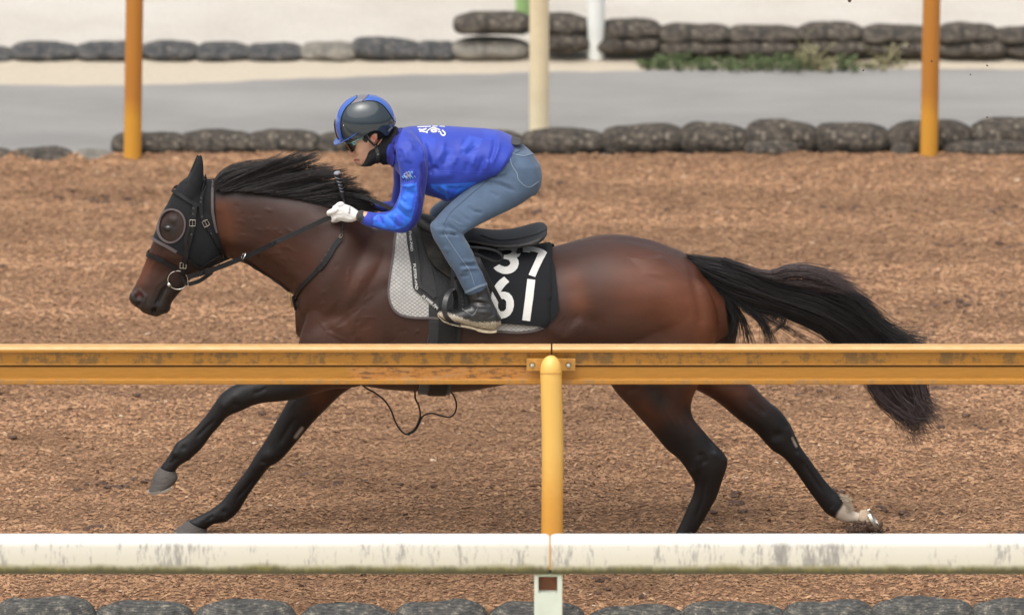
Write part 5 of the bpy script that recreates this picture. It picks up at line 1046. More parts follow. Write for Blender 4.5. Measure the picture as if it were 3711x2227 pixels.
fd = [('N', [B(900, 470), B(960, 560), B(1000, 700), B(1010, 800)], 9, -.008), ('N', [B(860, 480), B(930, 560), B(975, 680)], 8, .006), ('N', [B(760, 500), B(830, 530), B(860, 620)], 9, .004), ('N', [B(740, 580), B(745, 700)], 7, -.004), ('N', [B(990, 820), B(1040, 770), B(1100, 760)], 10, -.007), ('N', [B(1010, 870), B(1100, 830), B(1250, 830)], 14, .004),
    ('N', [B(900, 760), B(920, 850), B(905, 960), B(920, 1100)], 7, .006), ('N', [B(930, 700), B(945, 850), B(930, 980)], 5, -.005), ('N', [B(740, 890), B(800, 880), B(880, 855)], 6, -.005), ('N', [B(745, 915), B(820, 930), B(890, 905)], 6, .004), ('N', [B(790, 960), B(850, 1000), B(880, 960)], 8, -.004), ('N', [B(720, 1050), B(790, 1120), B(860, 1150)], 8, .005), ('N', [B(700, 1100), B(770, 1180), B(850, 1230)], 6, -.005),
    ('N', [B(660, 1160), B(730, 1230), B(800, 1290)], 7, .004), ('N', [B(620, 1180), B(680, 1250), B(740, 1310)], 5, -.004), ('N', [B(540, 1170), B(570, 1240), B(610, 1300)], 6, -.004), ('N', [B(500, 1180), B(520, 1250)], 6, .003), ('N', [B(1180, 600), B(1150, 700), B(1110, 760)], 10, -.004), ('N', [B(1300, 480), B(1280, 560), B(1300, 640)], 12, .003),
    ('N', [B(1400, 500), B(1300, 620)], 9, .004), ('N', [B(1440, 560), B(1320, 650)], 7, -.004), ('N', [B(1600, 450), B(1580, 600), B(1540, 740)], 7, -.004), ('N', [B(1640, 460), B(1620, 600), B(1560, 760)], 6, .004), ('N', [B(1500, 640), B(1460, 760), B(1420, 850)], 9, -.004), ('N', [B(1540, 680), B(1500, 800)], 8, .004), ('N', [B(1250, 650), B(1220, 740)], 8, .003), ('N', [B(1140, 490), B(1120, 620), B(1060, 720)], 9, .003),
    ('N', [B(1150, 940), B(1250, 960), B(1340, 930)], 6, -.006), ('N', [B(1060, 930), B(1110, 990), B(1190, 1040)], 7, -.005), ('N', [B(1100, 920), B(1180, 980)], 6, .004), ('N', [B(690, 640), B(700, 740)], 7, .004), ('N', [B(1350, 700), B(1330, 820)], 9, -.003), ('N', [B(1200, 700), B(1180, 850)], 12, .0025), ('N', [B(1420, 640), B(1380, 760)], 8, .003), ('N', [B(830, 700), B(850, 800)], 8, -.003), ('N', [B(790, 600), B(800, 720)], 8, .003), ('N', [B(760, 1010), B(800, 1060)], 6, .003)]
fd = [(a, b, c_*1.05, d*1.8) for a, b, c_, d in fd]; SV = sculpt(SV, SF, fd)
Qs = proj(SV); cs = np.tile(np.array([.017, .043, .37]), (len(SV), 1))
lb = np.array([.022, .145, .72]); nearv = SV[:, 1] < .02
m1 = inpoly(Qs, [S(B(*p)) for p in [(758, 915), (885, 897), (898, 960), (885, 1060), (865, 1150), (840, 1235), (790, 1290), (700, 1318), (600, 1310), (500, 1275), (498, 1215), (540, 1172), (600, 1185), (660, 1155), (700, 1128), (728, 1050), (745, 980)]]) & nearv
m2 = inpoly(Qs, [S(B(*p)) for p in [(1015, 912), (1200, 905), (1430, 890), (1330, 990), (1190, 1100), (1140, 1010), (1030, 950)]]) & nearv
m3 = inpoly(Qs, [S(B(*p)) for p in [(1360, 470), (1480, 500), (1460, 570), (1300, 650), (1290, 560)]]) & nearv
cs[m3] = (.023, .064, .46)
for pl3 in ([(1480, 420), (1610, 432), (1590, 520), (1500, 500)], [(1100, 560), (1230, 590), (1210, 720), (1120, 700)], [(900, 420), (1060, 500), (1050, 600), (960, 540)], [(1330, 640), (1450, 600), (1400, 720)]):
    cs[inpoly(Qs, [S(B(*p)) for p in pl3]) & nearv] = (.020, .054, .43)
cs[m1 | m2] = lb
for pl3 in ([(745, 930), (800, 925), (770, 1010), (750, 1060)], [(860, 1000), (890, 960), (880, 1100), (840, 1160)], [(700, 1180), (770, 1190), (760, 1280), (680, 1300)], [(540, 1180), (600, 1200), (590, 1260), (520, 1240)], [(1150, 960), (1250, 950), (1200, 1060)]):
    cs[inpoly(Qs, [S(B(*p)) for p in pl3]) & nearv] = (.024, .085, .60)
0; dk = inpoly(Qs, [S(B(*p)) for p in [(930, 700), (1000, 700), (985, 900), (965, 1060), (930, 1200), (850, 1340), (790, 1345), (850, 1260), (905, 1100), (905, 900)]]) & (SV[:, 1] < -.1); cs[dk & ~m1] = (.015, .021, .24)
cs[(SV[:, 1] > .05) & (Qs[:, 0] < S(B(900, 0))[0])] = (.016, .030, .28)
shirt_m = mat('blue_jersey', (1, 1, 1), .55, .07, 10, .10, 22, attr=True, sheen=.15, spec=.4)
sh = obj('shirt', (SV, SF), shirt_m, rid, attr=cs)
SB = bvh((SV, SF))
obj('collar', patch(SB, [B(*p) for p in [(722, 418), (690, 500), (660, 590), (630, 680), (620, 745), (680, 752), (700, 700), (705, 560), (740, 470), (765, 410)]], .006, .008, 7), mat('dark_blue_collar', (.02, .024, .22), .6), sh)
obj('side_seam', strap(SB, [B(1015, 795), B(1150, 788), B(1300, 795), B(1420, 798), B(1540, 790)], 4, .0015, .001, 6, 3), mat('pale_seam', (.045, .075, .5), .7), sh)
Wp = lambda x, y: ('W', x, y)
for pts, w_ in (([(980, 330), (1100, 360), (1240, 330), (1300, 300)], 60), ([(1010, 410), (1150, 420), (1270, 440), (1345, 480)], 50), ([(1290, 440), (1380, 360), (1500, 290), (1600, 270), (1700, 300), (1850, 360)], 42), ([(1470, 390), (1600, 340), (1720, 400), (1620, 440), (1490, 410)], 60), ([(1780, 430), (1850, 430), (1900, 530), (1970, 580), (2040, 560), (2050, 480), (1990, 420), (1940, 360)], 55),
        ([(930, 236), (1480, 216)], 34), ([(1535, 214), (1745, 205)], 34), ([(1835, 205), (2050, 220)], 26)):
    obj('back_emblem', strap(SB, [Wp(*p) for p in pts], w_, .002, .0015, 3, 5), white_m, sh)
ice = mat('ice_blue_print', (.28, .52, .85), .6); gold = mat('gold_print', (.55, .38, .22), .6)
Kp = lambda x, y: ('K', x, y)
for pts, w_, mm in (([(730, 940), (630, 880), (610, 820), (690, 800), (820, 860), (900, 950), (900, 1160)], 52, ice), ([(890, 620), (800, 590), (740, 660), (760, 740), (900, 850), (1000, 950), (1080, 1060)], 62, ice), ([(990, 560), (1060, 460), (1130, 450), (1170, 560), (1165, 750), (1170, 960)], 56, ice), ([(1370, 600), (1390, 520), (1350, 450), (1280, 480), (1250, 620), (1240, 800), (1215, 1070)], 50, ice),
        ([(1250, 740), (1330, 860), (1440, 970)], 50, ice), ([(1590, 900), (1560, 820), (1490, 800)], 50, ice), ([(880, 450), (920, 540), (1000, 660), (1100, 840)], 50, gold), ([(920, 700), (980, 820), (1080, 850), (1100, 720), (1040, 640)], 40, gold), ([(760, 1210), (800, 1130)], 50, ice)):
    obj('sleeve_emblem', strap(SB, [Kp(*p) for p in pts], w_*.7, .0018, .0012, 2.5, 5), mm, sh)
# jeans
pel = [(B(1610, 470), B(1500, 800), 0, .150, 2.2), (B(1740, 505), B(1560, 850), 0, .156, 2.2), (B(1830, 545), B(1600, 930), 0, .160, 2.2), (B(1920, 612), B(1660, 1010), 0, .158), (B(1975, 700), B(1750, 1040), 0, .145), (B(1995, 800), B(1850, 1020), 0, .11)]
thN = [(B(1620, 680), B(2000, 740), -.07, .085), (B(1560, 790), B(2016, 850), -.085, .090), (B(1500, 850), B(1975, 965), -.10, .092), (B(1400, 915), B(1830, 1078), -.125, .090), (B(1300, 990), B(1690, 1150), -.155, .086), (B(1200, 1072), B(1540, 1222), -.19, .080), (B(1110, 1160), B(1430, 1278), -.225, .074), (B(1045, 1235), B(1350, 1325), -.255, .069), (B(1015, 1295), B(1290, 1362), -.275, .065)]
shN = [(B(1060, 1225), B(1330, 1330), -.26, .064), (C(553, 300), C(870, 372), -.28, .064), (C(572, 400), C(882, 420), -.29, .062), (C(612, 475), C(918, 480), -.297, .060), (C(655, 545), C(955, 548), -.303, .059), (C(700, 625), C(988, 620), -.31, .056), (C(750, 705), C(1030, 690), -.316, .054), (C(800, 780), C(1066, 745), -.322, .053), (C(845, 870), C(1090, 815), -.327, .053), (C(893, 958), C(1108, 872), -.33, .053)]
thF = [(B(1620, 680), B(1980, 740), .07, .085), (B(1500, 800), B(1800, 950), .11, .088), (B(1380, 860), B(1600, 1040), .16, .08), (B(1250, 950), B(1440, 1110), .21, .074), (B(1130, 1040), B(1280, 1180), .25, .066), (B(1040, 1100), B(1150, 1250), .275, .06), (B(1003, 1165), B(1130, 1330), .285, .056), (B(1040, 1260), B(1200, 1400), .30, .054), (B(1130, 1400), B(1280, 1520), .32, .05), (B(1200, 1540), B(1330, 1640), .33, .05)]
pl_, tn_, sn_, tf_ = loft(pel, 5, 48), loft(thN, 5, 40), loft(shN, 5, 36), loft(thF, 4, 28)
JV, JF = remesh([pl_, tn_, sn_, tf_], .0050, 4)
jf = [('N', [B(1540, 830), B(1450, 880), B(1330, 980)], 10, .003), ('N', [B(1470, 870), B(1600, 900), B(1800, 980)], 6, -.004), ('N', [B(1490, 850), B(1650, 880), B(1780, 930)], 6, .003), ('N', [B(1530, 960), B(1640, 1030)], 6, -.003), ('N', [B(1560, 790), B(1620, 740), B(1700, 700)], 7, -.004), ('N', [B(1600, 830), B(1700, 800)], 6, .003),
    ('N', [B(1330, 1090), B(1400, 1150), B(1500, 1170)], 6, -.004), ('N', [B(1200, 1180), B(1300, 1270), B(1340, 1320)], 7, -.004), ('N', [B(1150, 1210), B(1240, 1300), B(1290, 1350)], 6, .004), ('N', [B(1100, 1250), B(1180, 1330), B(1290, 1375)], 6, -.005), ('N', [C(600, 350), C(700, 350), C(820, 375)], 6, .004), ('N', [C(620, 400), C(740, 390), C(860, 400)], 6, -.004),
    ('N', [C(590, 260), C(680, 300), C(800, 350), C(860, 395)], 6, -.004), ('N', [C(800, 150), C(880, 230), C(960, 280)], 6, -.003), ('N', [C(700, 240), C(820, 290), C(910, 320)], 6, .003), ('N', [C(820, 700), C(900, 690), C(1020, 690)], 6, -.004), ('N', [C(830, 740), C(920, 720), C(1040, 730)], 6, .004), ('N', [C(830, 800), C(930, 790)], 6, -.003),
    ('N', [C(860, 640), C(920, 660), C(1000, 650)], 6, .003), ('N', [C(680, 520), C(740, 560)], 7, .002), ('N', [B(1860, 640), B(1940, 760), B(1950, 900)], 16, .003), ('N', [B(1700, 660), B(1790, 860)], 7, -.002)]
jf = [(a, b, c_, d*1.8) for a, b, c_, d in jf]; JV = sculpt(JV, JF, jf)
den = mat('grey_blue_denim', (.058, .096, .158), .8, .14, 14, .25, 260, sheen=.2); den.node_tree.nodes['Noise Texture'].inputs['Detail'].default_value = 8
je = obj('jeans', (JV, JF), den, rid)
JB = bvh((JV, JF)); st_m = mat('denim_stitching', (.16, .21, .28), .8); sd_m = mat('denim_seam', (.055, .08, .12), .8)
for pts, w_ in (([B(1722, 655), B(1745, 740), B(1790, 810), B(1805, 870), B(1892, 935), B(1990, 880)], 9), ([B(1690, 620), B(1760, 640), B(1850, 655), B(1945, 640), B(1990, 720)], 8), ([B(1700, 640), B(1655, 720), B(1600, 790)], 8)):
    obj('pocket_stitching', strap(JB, pts, w_, .0022, .002, 5, 5), st_m, je)
obj('outseam', strap(JB, [B(1560, 850), B(1450, 940), B(1320, 1050), B(1200, 1160), B(1130, 1270), ], 6, .002, .0015, 5, 5), sd_m, je)
obj('outseam', strap(JB, [C(690, 380), C(730, 450), C(790, 540), C(840, 610), C(890, 680), C(940, 760), C(980, 880)], 7, .0025, .002, 5, 5), st_m, je)
obj('belt_loop', strap(JB, [B(1700, 600), B(1720, 650)], 16, .006, .004, 4, 3), den, je)
obj('waistband', strap(JB, [B(1850, 548), B(1790, 620), B(1700, 640)], 14, .003, .003, 6, 5), den, je)
obj('leg_hem', strap(JB, [C(892, 950), C(950, 925), C(1020, 893), C(1106, 866)], 22, .004, .003, 5, 4), st_m, je)
obj('undershirt_tail', recalc(loft([(B(1745, 490), B(1740, 545), -.01, .06), (B(1785, 493), B(1780, 552), -.01, .06), (B(1822, 500), B(1815, 548), -.01, .05), (B(1838, 515), B(1830, 540), -.01, .03)], 4, 20)), mat('dark_grey_knit', (.05, .048, .05), .8, .3, 30, .4, 120), rid)
# boots
def boot(dy, flip=1, near=True):
    leg = loft([(C(900, 930), C(1100, 865), dy+.03, .048), (C(912, 985), C(1118, 925), dy+.028, .047), (C(930, 1040), C(1140, 1000), dy+.02, .045), (C(930, 1080), C(1165, 1060), dy+.01, .043), (C(935, 1120), C(1190, 1120), dy, .042)], 4, 28)
    foot = loft([(C(625, 1140), C(640, 1170), dy-.01, .022), (C(655, 1120), C(680, 1205), dy-.012, .038), (C(720, 1112), C(740, 1232), dy-.012, .045), (C(800, 1110), C(810, 1244), dy-.01, .046), (C(870, 1098), C(880, 1262), dy-.006, .043), (C(940, 1072), C(950, 1282), dy, .040), (C(1030, 1062), C(1040, 1300), dy, .040), (C(1120, 1068), C(1120, 1312), dy, .040), (C(1180, 1095), C(1180, 1312), dy, .036), (C(1208, 1150), C(1205, 1280), dy, .026)], 4, 28)
    sole = loft([(C(628, 1150), C(640, 1195), dy-.01, .024), (C(680, 1190), C(700, 1232), dy-.012, .042), (C(790, 1222), C(800, 1256), dy-.012, .050), (C(880, 1240), C(885, 1275), dy-.008, .044), (C(980, 1265), C(985, 1300), dy, .040), (C(1020, 1270), C(1025, 1330), dy, .041), (C(1120, 1290), C(1120, 1340), dy, .042), (C(1190, 1285), C(1190, 1336), dy, .038)], 4, 24)
    return leg, foot, sole
leg, foot, sole = boot(-.36)
BV, BF = remesh([leg, foot], .004, 3)
BV = sculpt(BV, BF, [('N', [C(940, 1060), C(1000, 1045), C(1080, 1060), C(1150, 1095)], 6, -.006), ('N', [C(950, 1030), C(1040, 1020), C(1130, 1040)], 6, .004), ('N', [C(960, 1090), C(1080, 1085), C(1180, 1110)], 6, .003), ('N', [C(860, 1110), C(950, 1170), C(1010, 1110)], 4, -.002), ('N', [C(1010, 940), C(1000, 1020)], 5, .002), ('N', [C(1090, 1200), C(1180, 1160)], 4, -.002)])
boot_m = mat('muddy_boot', (.016, .016, .017), .35, coat=.15); q = NB(boot_m)
qb = proj(BV); lx = np.interp(qb[:, 0], [S(C(x, 0))[0] for x in (620, 720, 860, 960, 1040, 1200)], [S(C(0, y))[1] for y in (1128, 1135, 1185, 1225, 1230, 1225)])
d_ = (qb[:, 1]-lx); att = np.stack([np.clip(.5+d_/26, 0, 1)]*3, 1)
at = q.new('ShaderNodeVertexColor'); at.layer_name = 'Col'; nn = q.noise(150, q.coord(), 6, .8); sepc = q.new('ShaderNodeSeparateColor'); q.ln(at.outputs[0], sepc.inputs[0])
fac = q.ramp(q.math('ADD', sepc.outputs[0], q.math('MULTIPLY', q.math('SUBTRACT', nn, .5), 1.4)), [(.55, (0, 0, 0)), (.75, (1, 1, 1))])
q.col(q.mix(fac, q.ramp(q.noise(20, q.coord(), 4), [(.4, (.014, .014, .015)), (.7, (.035, .036, .038))]), q.ramp(nn, [(.35, (.22, .17, .11)), (.6, (.52, .46, .36))]))); q.ln(q.mix(fac, .32, .9), q.b.inputs['Roughness']); q.bump(q.mix(fac, .5, nn), .5, .008)
sole_m = mat('sandy_sole', (.30, .23, .14), .9, col2=(.46, .40, .30), vs=60, bump=.6, bs=120)
bo = obj('boot', (BV, BF), boot_m, rid, attr=att); obj('sole', recalc(sole), sole_m, bo)
BT = bvh((BV, BF)); obj('stitching', strap(BT, [C(860, 1108), C(920, 1150), C(970, 1165), C(1010, 1100)], 5, .001, .001, 4, 4), mat('grey_stitch', (.16, .17, .17), .7), bo)
obj('zip_strip', strap(BT, [C(1000, 895), C(1012, 950), C(1015, 1010)], 10, .002, .002, 4, 4), mat('shiny_black', (.01, .01, .011), .2, coat=.5), bo)
sh_f = [(C(760, 640), C(900, 700), .33, .045), (C(800, 760), C(960, 780), .34, .045), (C(830, 860), C(1000, 860), .34, .05), (C(700, 900), C(960, 960), .34, .045)]
fb = obj('boot', remesh([loft([(C(780, 640), C(940, 640), .335, .047), (C(800, 760), C(970, 760), .345, .045), (C(820, 850), C(1000, 850), .35, .042), (C(850, 890), C(1020, 900), .35, .04)], 4, 20), loft([(C(580, 880), C(600, 940), .35, .03), (C(700, 860), C(710, 970), .35, .045), (C(860, 830), C(880, 1000), .35, .042), (C(1000, 830), C(1000, 1010), .35, .038)], 4, 20)], .006, 2), boot_m, rid)
# the body under the clothes: one continuous figure
def dr(st, s_): return loft(st, 3, 24, shrink=s_)
skull = ellipsoid(P(S(H(640, 600)), 0), (.098, .074, .096), 32, 20)
face = loft([(H(240, 800), H(1000, 760), 0, .066), (H(262, 880), H(960, 880), 0, .070), (H(305, 960), H(900, 980), 0, .066, 2.3), (H(355, 1040), H(860, 1080), 0, .063, 2.2), (H(405, 1110), H(830, 1160), 0, .060, 2.2), (H(425, 1180), H(800, 1230), 0, .055, 2.1), (H(432, 1240), H(760, 1290), 0, .048), (H(450, 1300), H(700, 1340), 0, .040), (H(490, 1345), H(620, 1370), 0, .024)], 5, 40)
nose = loft([(H(285, 930), H(370, 950), 0, .010), (H(292, 1000), H(400, 1010), 0, .012), (H(305, 1070), H(420, 1090), 0, .014), (H(322, 1120), H(440, 1140), 0, .017), (H(326, 1165), H(445, 1180), 0, .020), (H(348, 1190), H(440, 1195), 0, .017)], 4, 20)
lips = [ellipsoid(P(S(H(440, 1252)), 0), (.010, .022, .006), 16, 10), ellipsoid(P(S(H(468, 1300)), 0), (.010, .020, .008), 16, 10)]
chn = ellipsoid(P(S(H(500, 1345)), 0), (.012, .018, .010), 16, 10)
earb = [ellipsoid(P(S(H(792, 870)), s*.074), (.015, .007, .030), 20, 12, rot=.45) for s in (-1, 1)]
neckb = loft([(H(800, 800), H(700, 1330), 0, .056), (H(1100, 740), H(980, 1330), 0, .062), (B(760, 450), B(690, 730), 0, .08)], 4, 28)
def fist(sy, yb, shrink, dx=0, dz=0):
    """closed hand: back of the hand towards the viewer, four curled fingers and a thumb on the rein"""
    o = []; X = lambda x, y, d: tuple(Vector(P(S(V(x+dx, y+dz)), yb))+Vector((0, sy*d, 0)))
    k = 1 if shrink == 0 else .82
    o.append(loft([(V(960+dx, 1060+dz), V(925+dx, 1270+dz), yb, .023*k), (V(890+dx, 1010+dz), V(870+dx, 1300+dz), yb, .022*k), (V(780+dx, 945+dz), V(770+dx, 1322+dz), yb, .022*k), (V(660+dx, 900+dz), V(650+dx, 1312+dz), yb, .023*k), (V(550+dx, 862+dz), V(540+dx, 1290+dz), yb, .023*k), (V(470+dx, 920+dz), V(450+dx, 1270+dz), yb, .019*k)], 4, 28, shrink=shrink))
    for i, (x0, y0, x1, y1, ln) in enumerate(((530, 905, 430, 985, 1.0), (470, 985, 392, 1070, 1.05), (440, 1085, 372, 1165, 1.0), (430, 1190, 385, 1265, .85))):
        r = (.0125, .0128, .0122, .0108)[i]*k
        o.append(chain([X(x0+60, y0+10, 0), X(x0, y0, .006), X(x1, y1, -.001), X(x1-15, y1+35, -.018*ln), X(x1+50, y1+55, -.034*ln), X(x1+120, y1+35, -.036*ln), X(x1+150, y1+10, -.028*ln)], [r, r*1.05, r, r*.95, r*.9, r*.85, r*.75], 12, 3))
    r = .0125*k; o.append(chain([X(560, 960, .0), X(450, 1010, .010), X(360, 1050, .012), X(285, 1085, .006), X(268, 1140, -.004)], [r*1.15, r*1.1, r, r*.95, r*.8], 12, 3))
    return o
YH = -.165
wrist = loft([(B(470, 1160), B(455, 1275), -.19, .030), (V(1080, 1060), V(1040, 1290), -.18, .026), (V(960, 1080), V(920, 1275), YH, .024), (V(880, 1050), V(850, 1290), YH, .024)], 4, 24)
wristF = loft([(B(520, 1075), B(530, 1150), .17, .030), (B(400, 1085), B(400, 1145), .12, .027), (B(330, 1080), B(330, 1150), .09, .026)], 4, 20)
FVH, FHX = .07, (150, -60)
inner = [skull, face, nose, *lips, chn, *earb, neckb, dr(torso, .020), dr(armN, .017), dr(armF, .015), dr(pel, .018), dr(thN, .034), dr(shN, .030), dr(thF, .017), wrist, wristF]+fist(-1, YH, .003)+fist(1, FVH, .003, *FHX)+[loft([(C(935, 930), C(1085, 900), -.335, .030), (C(965, 1060), C(1125, 1050), -.35, .026), (C(975, 1120), C(1145, 1150), -.36, .024)], 3, 20), loft([(C(700, 1150), C(710, 1200), -.37, .024), (C(860, 1140), C(870, 1225), -.366, .026), (C(1120, 1140), C(1130, 1260), -.36, .022)], 3, 20)]
bv_, bf_ = remesh(inner, .0036, 3)
bv_ = sculpt(bv_, bf_, [('M', [H(300, 935), H(380, 960)], 6, -.004), ('M', [H(400, 1205)], 4, -.003), ('M', [H(432, 1276), H(520, 1276)], 2.2, -.003), ('M', [H(450, 1225), H(480, 1215)], 4, -.002), ('M', [H(455, 1150), H(480, 1200)], 4, -.002), ('M', [H(620, 1030), H(560, 1120)], 14, .003), ('M', [H(790, 880)], 6, -.005), ('M', [H(415, 1180), H(430, 1170)], 4, .002)])
for tree_, lim in ((SB, lambda q_: (q_[0] > S(B(500, 0))[0]) and not (q_[0] < S(B(760, 0))[0] and q_[1] < S(B(0, 780))[1])), (JB, lambda q_: q_[1] < S(C(0, 900))[1])):
    qq = proj(bv_)
    for i_ in range(len(bv_)):
        if not lim(qq[i_]): continue
        l_, n_, _i, d_ = tree_.find_nearest(Vector(bv_[i_]), .035)
        l2, n2, _j, _d = (JB if tree_ is SB else SB).find_nearest(Vector(bv_[i_]), .2)
        if l2 is not None and (Vector(bv_[i_])-l2).dot(n2) < -.003: continue
        if l_ is not None and (Vector(bv_[i_])-l_).dot(n_) > -.004: bv_[i_] = np.array(l_-n_*.006)
qv = proj(np.stack([bv_[:, 0], -np.abs(bv_[:, 1]), bv_[:, 2]], 1)); skc = np.tile(np.array([.56, .33, .22]), (len(bv_), 1))
for pts, rad, k, col in (([H(340, 1130), H(400, 1160)], 6, .6, (.55, .20, .15)), ([H(435, 1285), H(520, 1290)], 3.5, .9, (.42, .12, .10)), ([H(440, 1250), H(500, 1262)], 3, .6, (.45, .15, .12)), ([H(720, 830), H(790, 860), H(840, 930)], 7, .9, (.62, .17, .10)), ([H(790, 890)], 4, .8, (.25, .06, .04)), ([V(930, 1100), V(900, 1250)], 8, .5, (.60, .26, .17)), ([H(432, 1276), H(520, 1276)], 1.4, .9, (.10, .03, .03)), ([H(470, 1330), H(520, 1350)], 5, .4, (.40, .20, .14))):
    skc = blend(skc, k*seg_w(qv, pts, rad), col)
hairm = inpoly(qv, [S(H(*p)) for p in [(450, 820), (560, 790), (720, 720), (1000, 640), (1100, 780), (900, 850), (830, 860), (760, 800), (690, 830), (690, 900), (655, 965), (600, 925), (560, 870), (500, 840)]]) & (np.abs(bv_[:, 1]) < .078)
hairm &= ~(seg_w(qv, [H(735, 840), H(790, 860), H(835, 930)], 8) > .45); skc[hairm] = (.014, .012, .011)
skin_m = mat('skin', (1, 1, 1), .5, .05, 40, .1, 300, attr=True, spec=.4, sss=.15)
bo_ = obj('body', (bv_, bf_), skin_m, rid, attr=skc)
FB = bvh((bv_, bf_))
obj('eyebrow', strap(FB, [H(255, 905), H(300, 890), H(345, 905)], 14, .002, .003, 3, 4, mirror=True), mat('black_brow', (.012, .01, .01), .7), bo_)
# gloves
gl_m = mat('white_glove', (.74, .73, .71), .6, .05, 30, .25, 90, sheen=.1)
gv, gf = remesh(fist(-1, YH, 0), .0026, 2); gv = sculpt(gv, gf, [('N', [V(600, 1120), V(720, 1200), V(800, 1240)], 4, -.0015), ('N', [V(540, 1240), V(640, 1290), V(740, 1300)], 4, -.002), ('N', [V(470, 960), V(600, 990)], 4, -.0015), ('N', [V(450, 1060), V(590, 1080)], 4, -.0015), ('N', [V(440, 1160), V(580, 1160)], 4, -.0015), ('N', [V(700, 1230), V(830, 1270)], 4, .002), ('N', [V(860, 1120), V(870, 1290)], 5, .002)])
gl = obj('glove', (gv, gf), gl_m, rid); GT = bvh((gv, gf))
obj('glove_lettering', text_vf('Rubes', GT, V(768, 1118), V(776, 962), 44, 1, .001), mat('grey_print', (.10, .10, .10), .7), gl, smooth=False)
gv2, gf2 = remesh(fist(1, FVH, 0, *FHX), .003, 2); obj('glove', (gv2, gf2), gl_m, rid)
cuff_m = mat('black_cuff', (.014, .015, .017), .7, sheen=.2)
obj('cuff', recalc(loft([(B(420, 1152), B(402, 1262), -.178, .034), (V(1105, 1050), V(1060, 1335), -.176, .034), (V(1000, 1040), V(940, 1290), -.172, .031)], 4, 28)), cuff_m, rid)
obj('cuff', recalc(loft([(B(445, 1082), B(445, 1146), .14, .033), (B(400, 1080), B(400, 1150), .12, .031)], 4, 24)), cuff_m, rid)
# neck gaiter pulled over chin and neck
gts = remesh([loft([(H(545, 1320), H(570, 1378), 0, .040), (H(585, 1235), H(640, 1395), 0, .062), (H(630, 1110), H(740, 1392), 0, .075), (H(668, 985), H(830, 1345), 0, .081), (H(760, 930), H(890, 1330), 0, .077), (H(880, 850), H(930, 1340), 0, .076), (H(1010, 740), H(960, 1370), 0, .070), (H(1120, 670), H(1040, 1370), 0, .074), (H(1205, 650), H(1110, 1370), 0, .080), (B(745, 430), B(690, 745), 0, .095)], 5, 48)], .0045, 2)
gvv = sculpt(*gts, [('N', [H(1140, 690), H(1000, 900), H(930, 1100)], 5, -.004), ('N', [H(1060, 800), H(900, 1050)], 5, .004), ('N', [H(1000, 1000), H(880, 1200)], 5, -.003), ('N', [H(1080, 900), H(1040, 1200)], 5, -.003)])
obj('neck_gaiter', (gvv, gts[1]), mat('black_gaiter', (.008, .008, .010), .8, .1, 20, .3, 200, sheen=.03, spec=.3), rid)
cap = ellipsoid(P(S(H(700, 640)), 0), (.105, .080, .070), 32, 18)
obj('skull_cap', cap, hood_m, rid)
# helmet: shell with a shaped lower rim
RIM = [(60, 930), (95, 905), (150, 915), (210, 912), (300, 868), (400, 812), (500, 772), (600, 742), (660, 690), (720, 648), (800, 622), (870, 625), (930, 655), (975, 700), (1010, 745), (1050, 762), (1090, 722), (1140, 655), (1190, 590), (1260, 540)]
rxx = [S(H(*p))[0] for p in RIM]; ryy = [S(H(*p))[1] for p in RIM]
hc = P(S(H(640, 605)), 0); RX, RYY, RZ = 549/5.115/FP*DIST, .104, 526/5.115/FP*DIST
RZ = math.sqrt(max(RZ**2-(RYY*ST)**2, .01))/CT
def hpoint(ph, th, k=1.0):
    x, y, z = math.sin(th)*math.cos(ph), math.sin(th)*math.sin(ph), math.cos(th); s_ = 1/(abs(x)**2.15+abs(y)**2.15+abs(z)**2.15)**(1/2.15)
    return Vector((hc.x+RX*x*s_*k, RYY*y*s_*k+0, hc.z+RZ*z*s_*k))
nu, nv = 200, 80; hv_ = []; hf_ = []
def rimth(ph):
    lo_, hi = .6, 2.9
    for _ in range(22):
        mid = (lo_+hi)/2; p = hpoint(ph, mid); p = Vector((p.x, 0, p.z)); a = proj(np.array(p)); lim = np.interp(a[0], rxx, ryy)
        if a[1] > lim: hi = mid
        else: lo_ = mid
    return lo_
th_ = [rimth(2*math.pi*i/nu) for i in range(nu)]
for lay, k in ((0, 1.0), (1, .955)):
    hv_.append(tuple(hpoint(0, 0, k)))
    for j in range(1, nv+1):
        for i in range(nu): hv_.append(tuple(hpoint(2*math.pi*i/nu, th_[i]*j/nv, k)))
Nn = 1+nu*nv
for lay in (0, 1):
    o = lay*Nn
    for i in range(nu):
        i2 = (i+1) % nu; q_ = (o, o+1+i, o+1+i2); hf_.append(q_ if not lay else q_[::-1])
        for j in range(nv-1):
            a = o+1+j*nu; q_ = (a+i, a+nu+i, a+nu+i2, a+i2); hf_.append(q_ if not lay else q_[::-1])
a = 1+(nv-1)*nu
for i in range(nu): i2 = (i+1) % nu; hf_.append((a+i, a+Nn+i, a+Nn+i2, a+i2))
hm = empty('helmet', (0, 0, 0), '', '') ; bpy.data.objects.remove(hm)
glos = mat('gloss_dark_shell', (.020, .032, .042), .14, coat=.55, spec=.5)
he = obj('helmet', recalc((hv_, hf_)), glos, rid)
HB = bvh((hv_, hf_))
bl_m = mat('gloss_blue', (.035, .11, .43), .2, coat=.6)
hva = np.array(hv_[:Nn]); hq = proj(np.stack([hva[:, 0], -np.abs(hva[:, 1]), hva[:, 2]], 1)); fc_o = [f_ for f_ in hf_ if max(f_) < Nn]
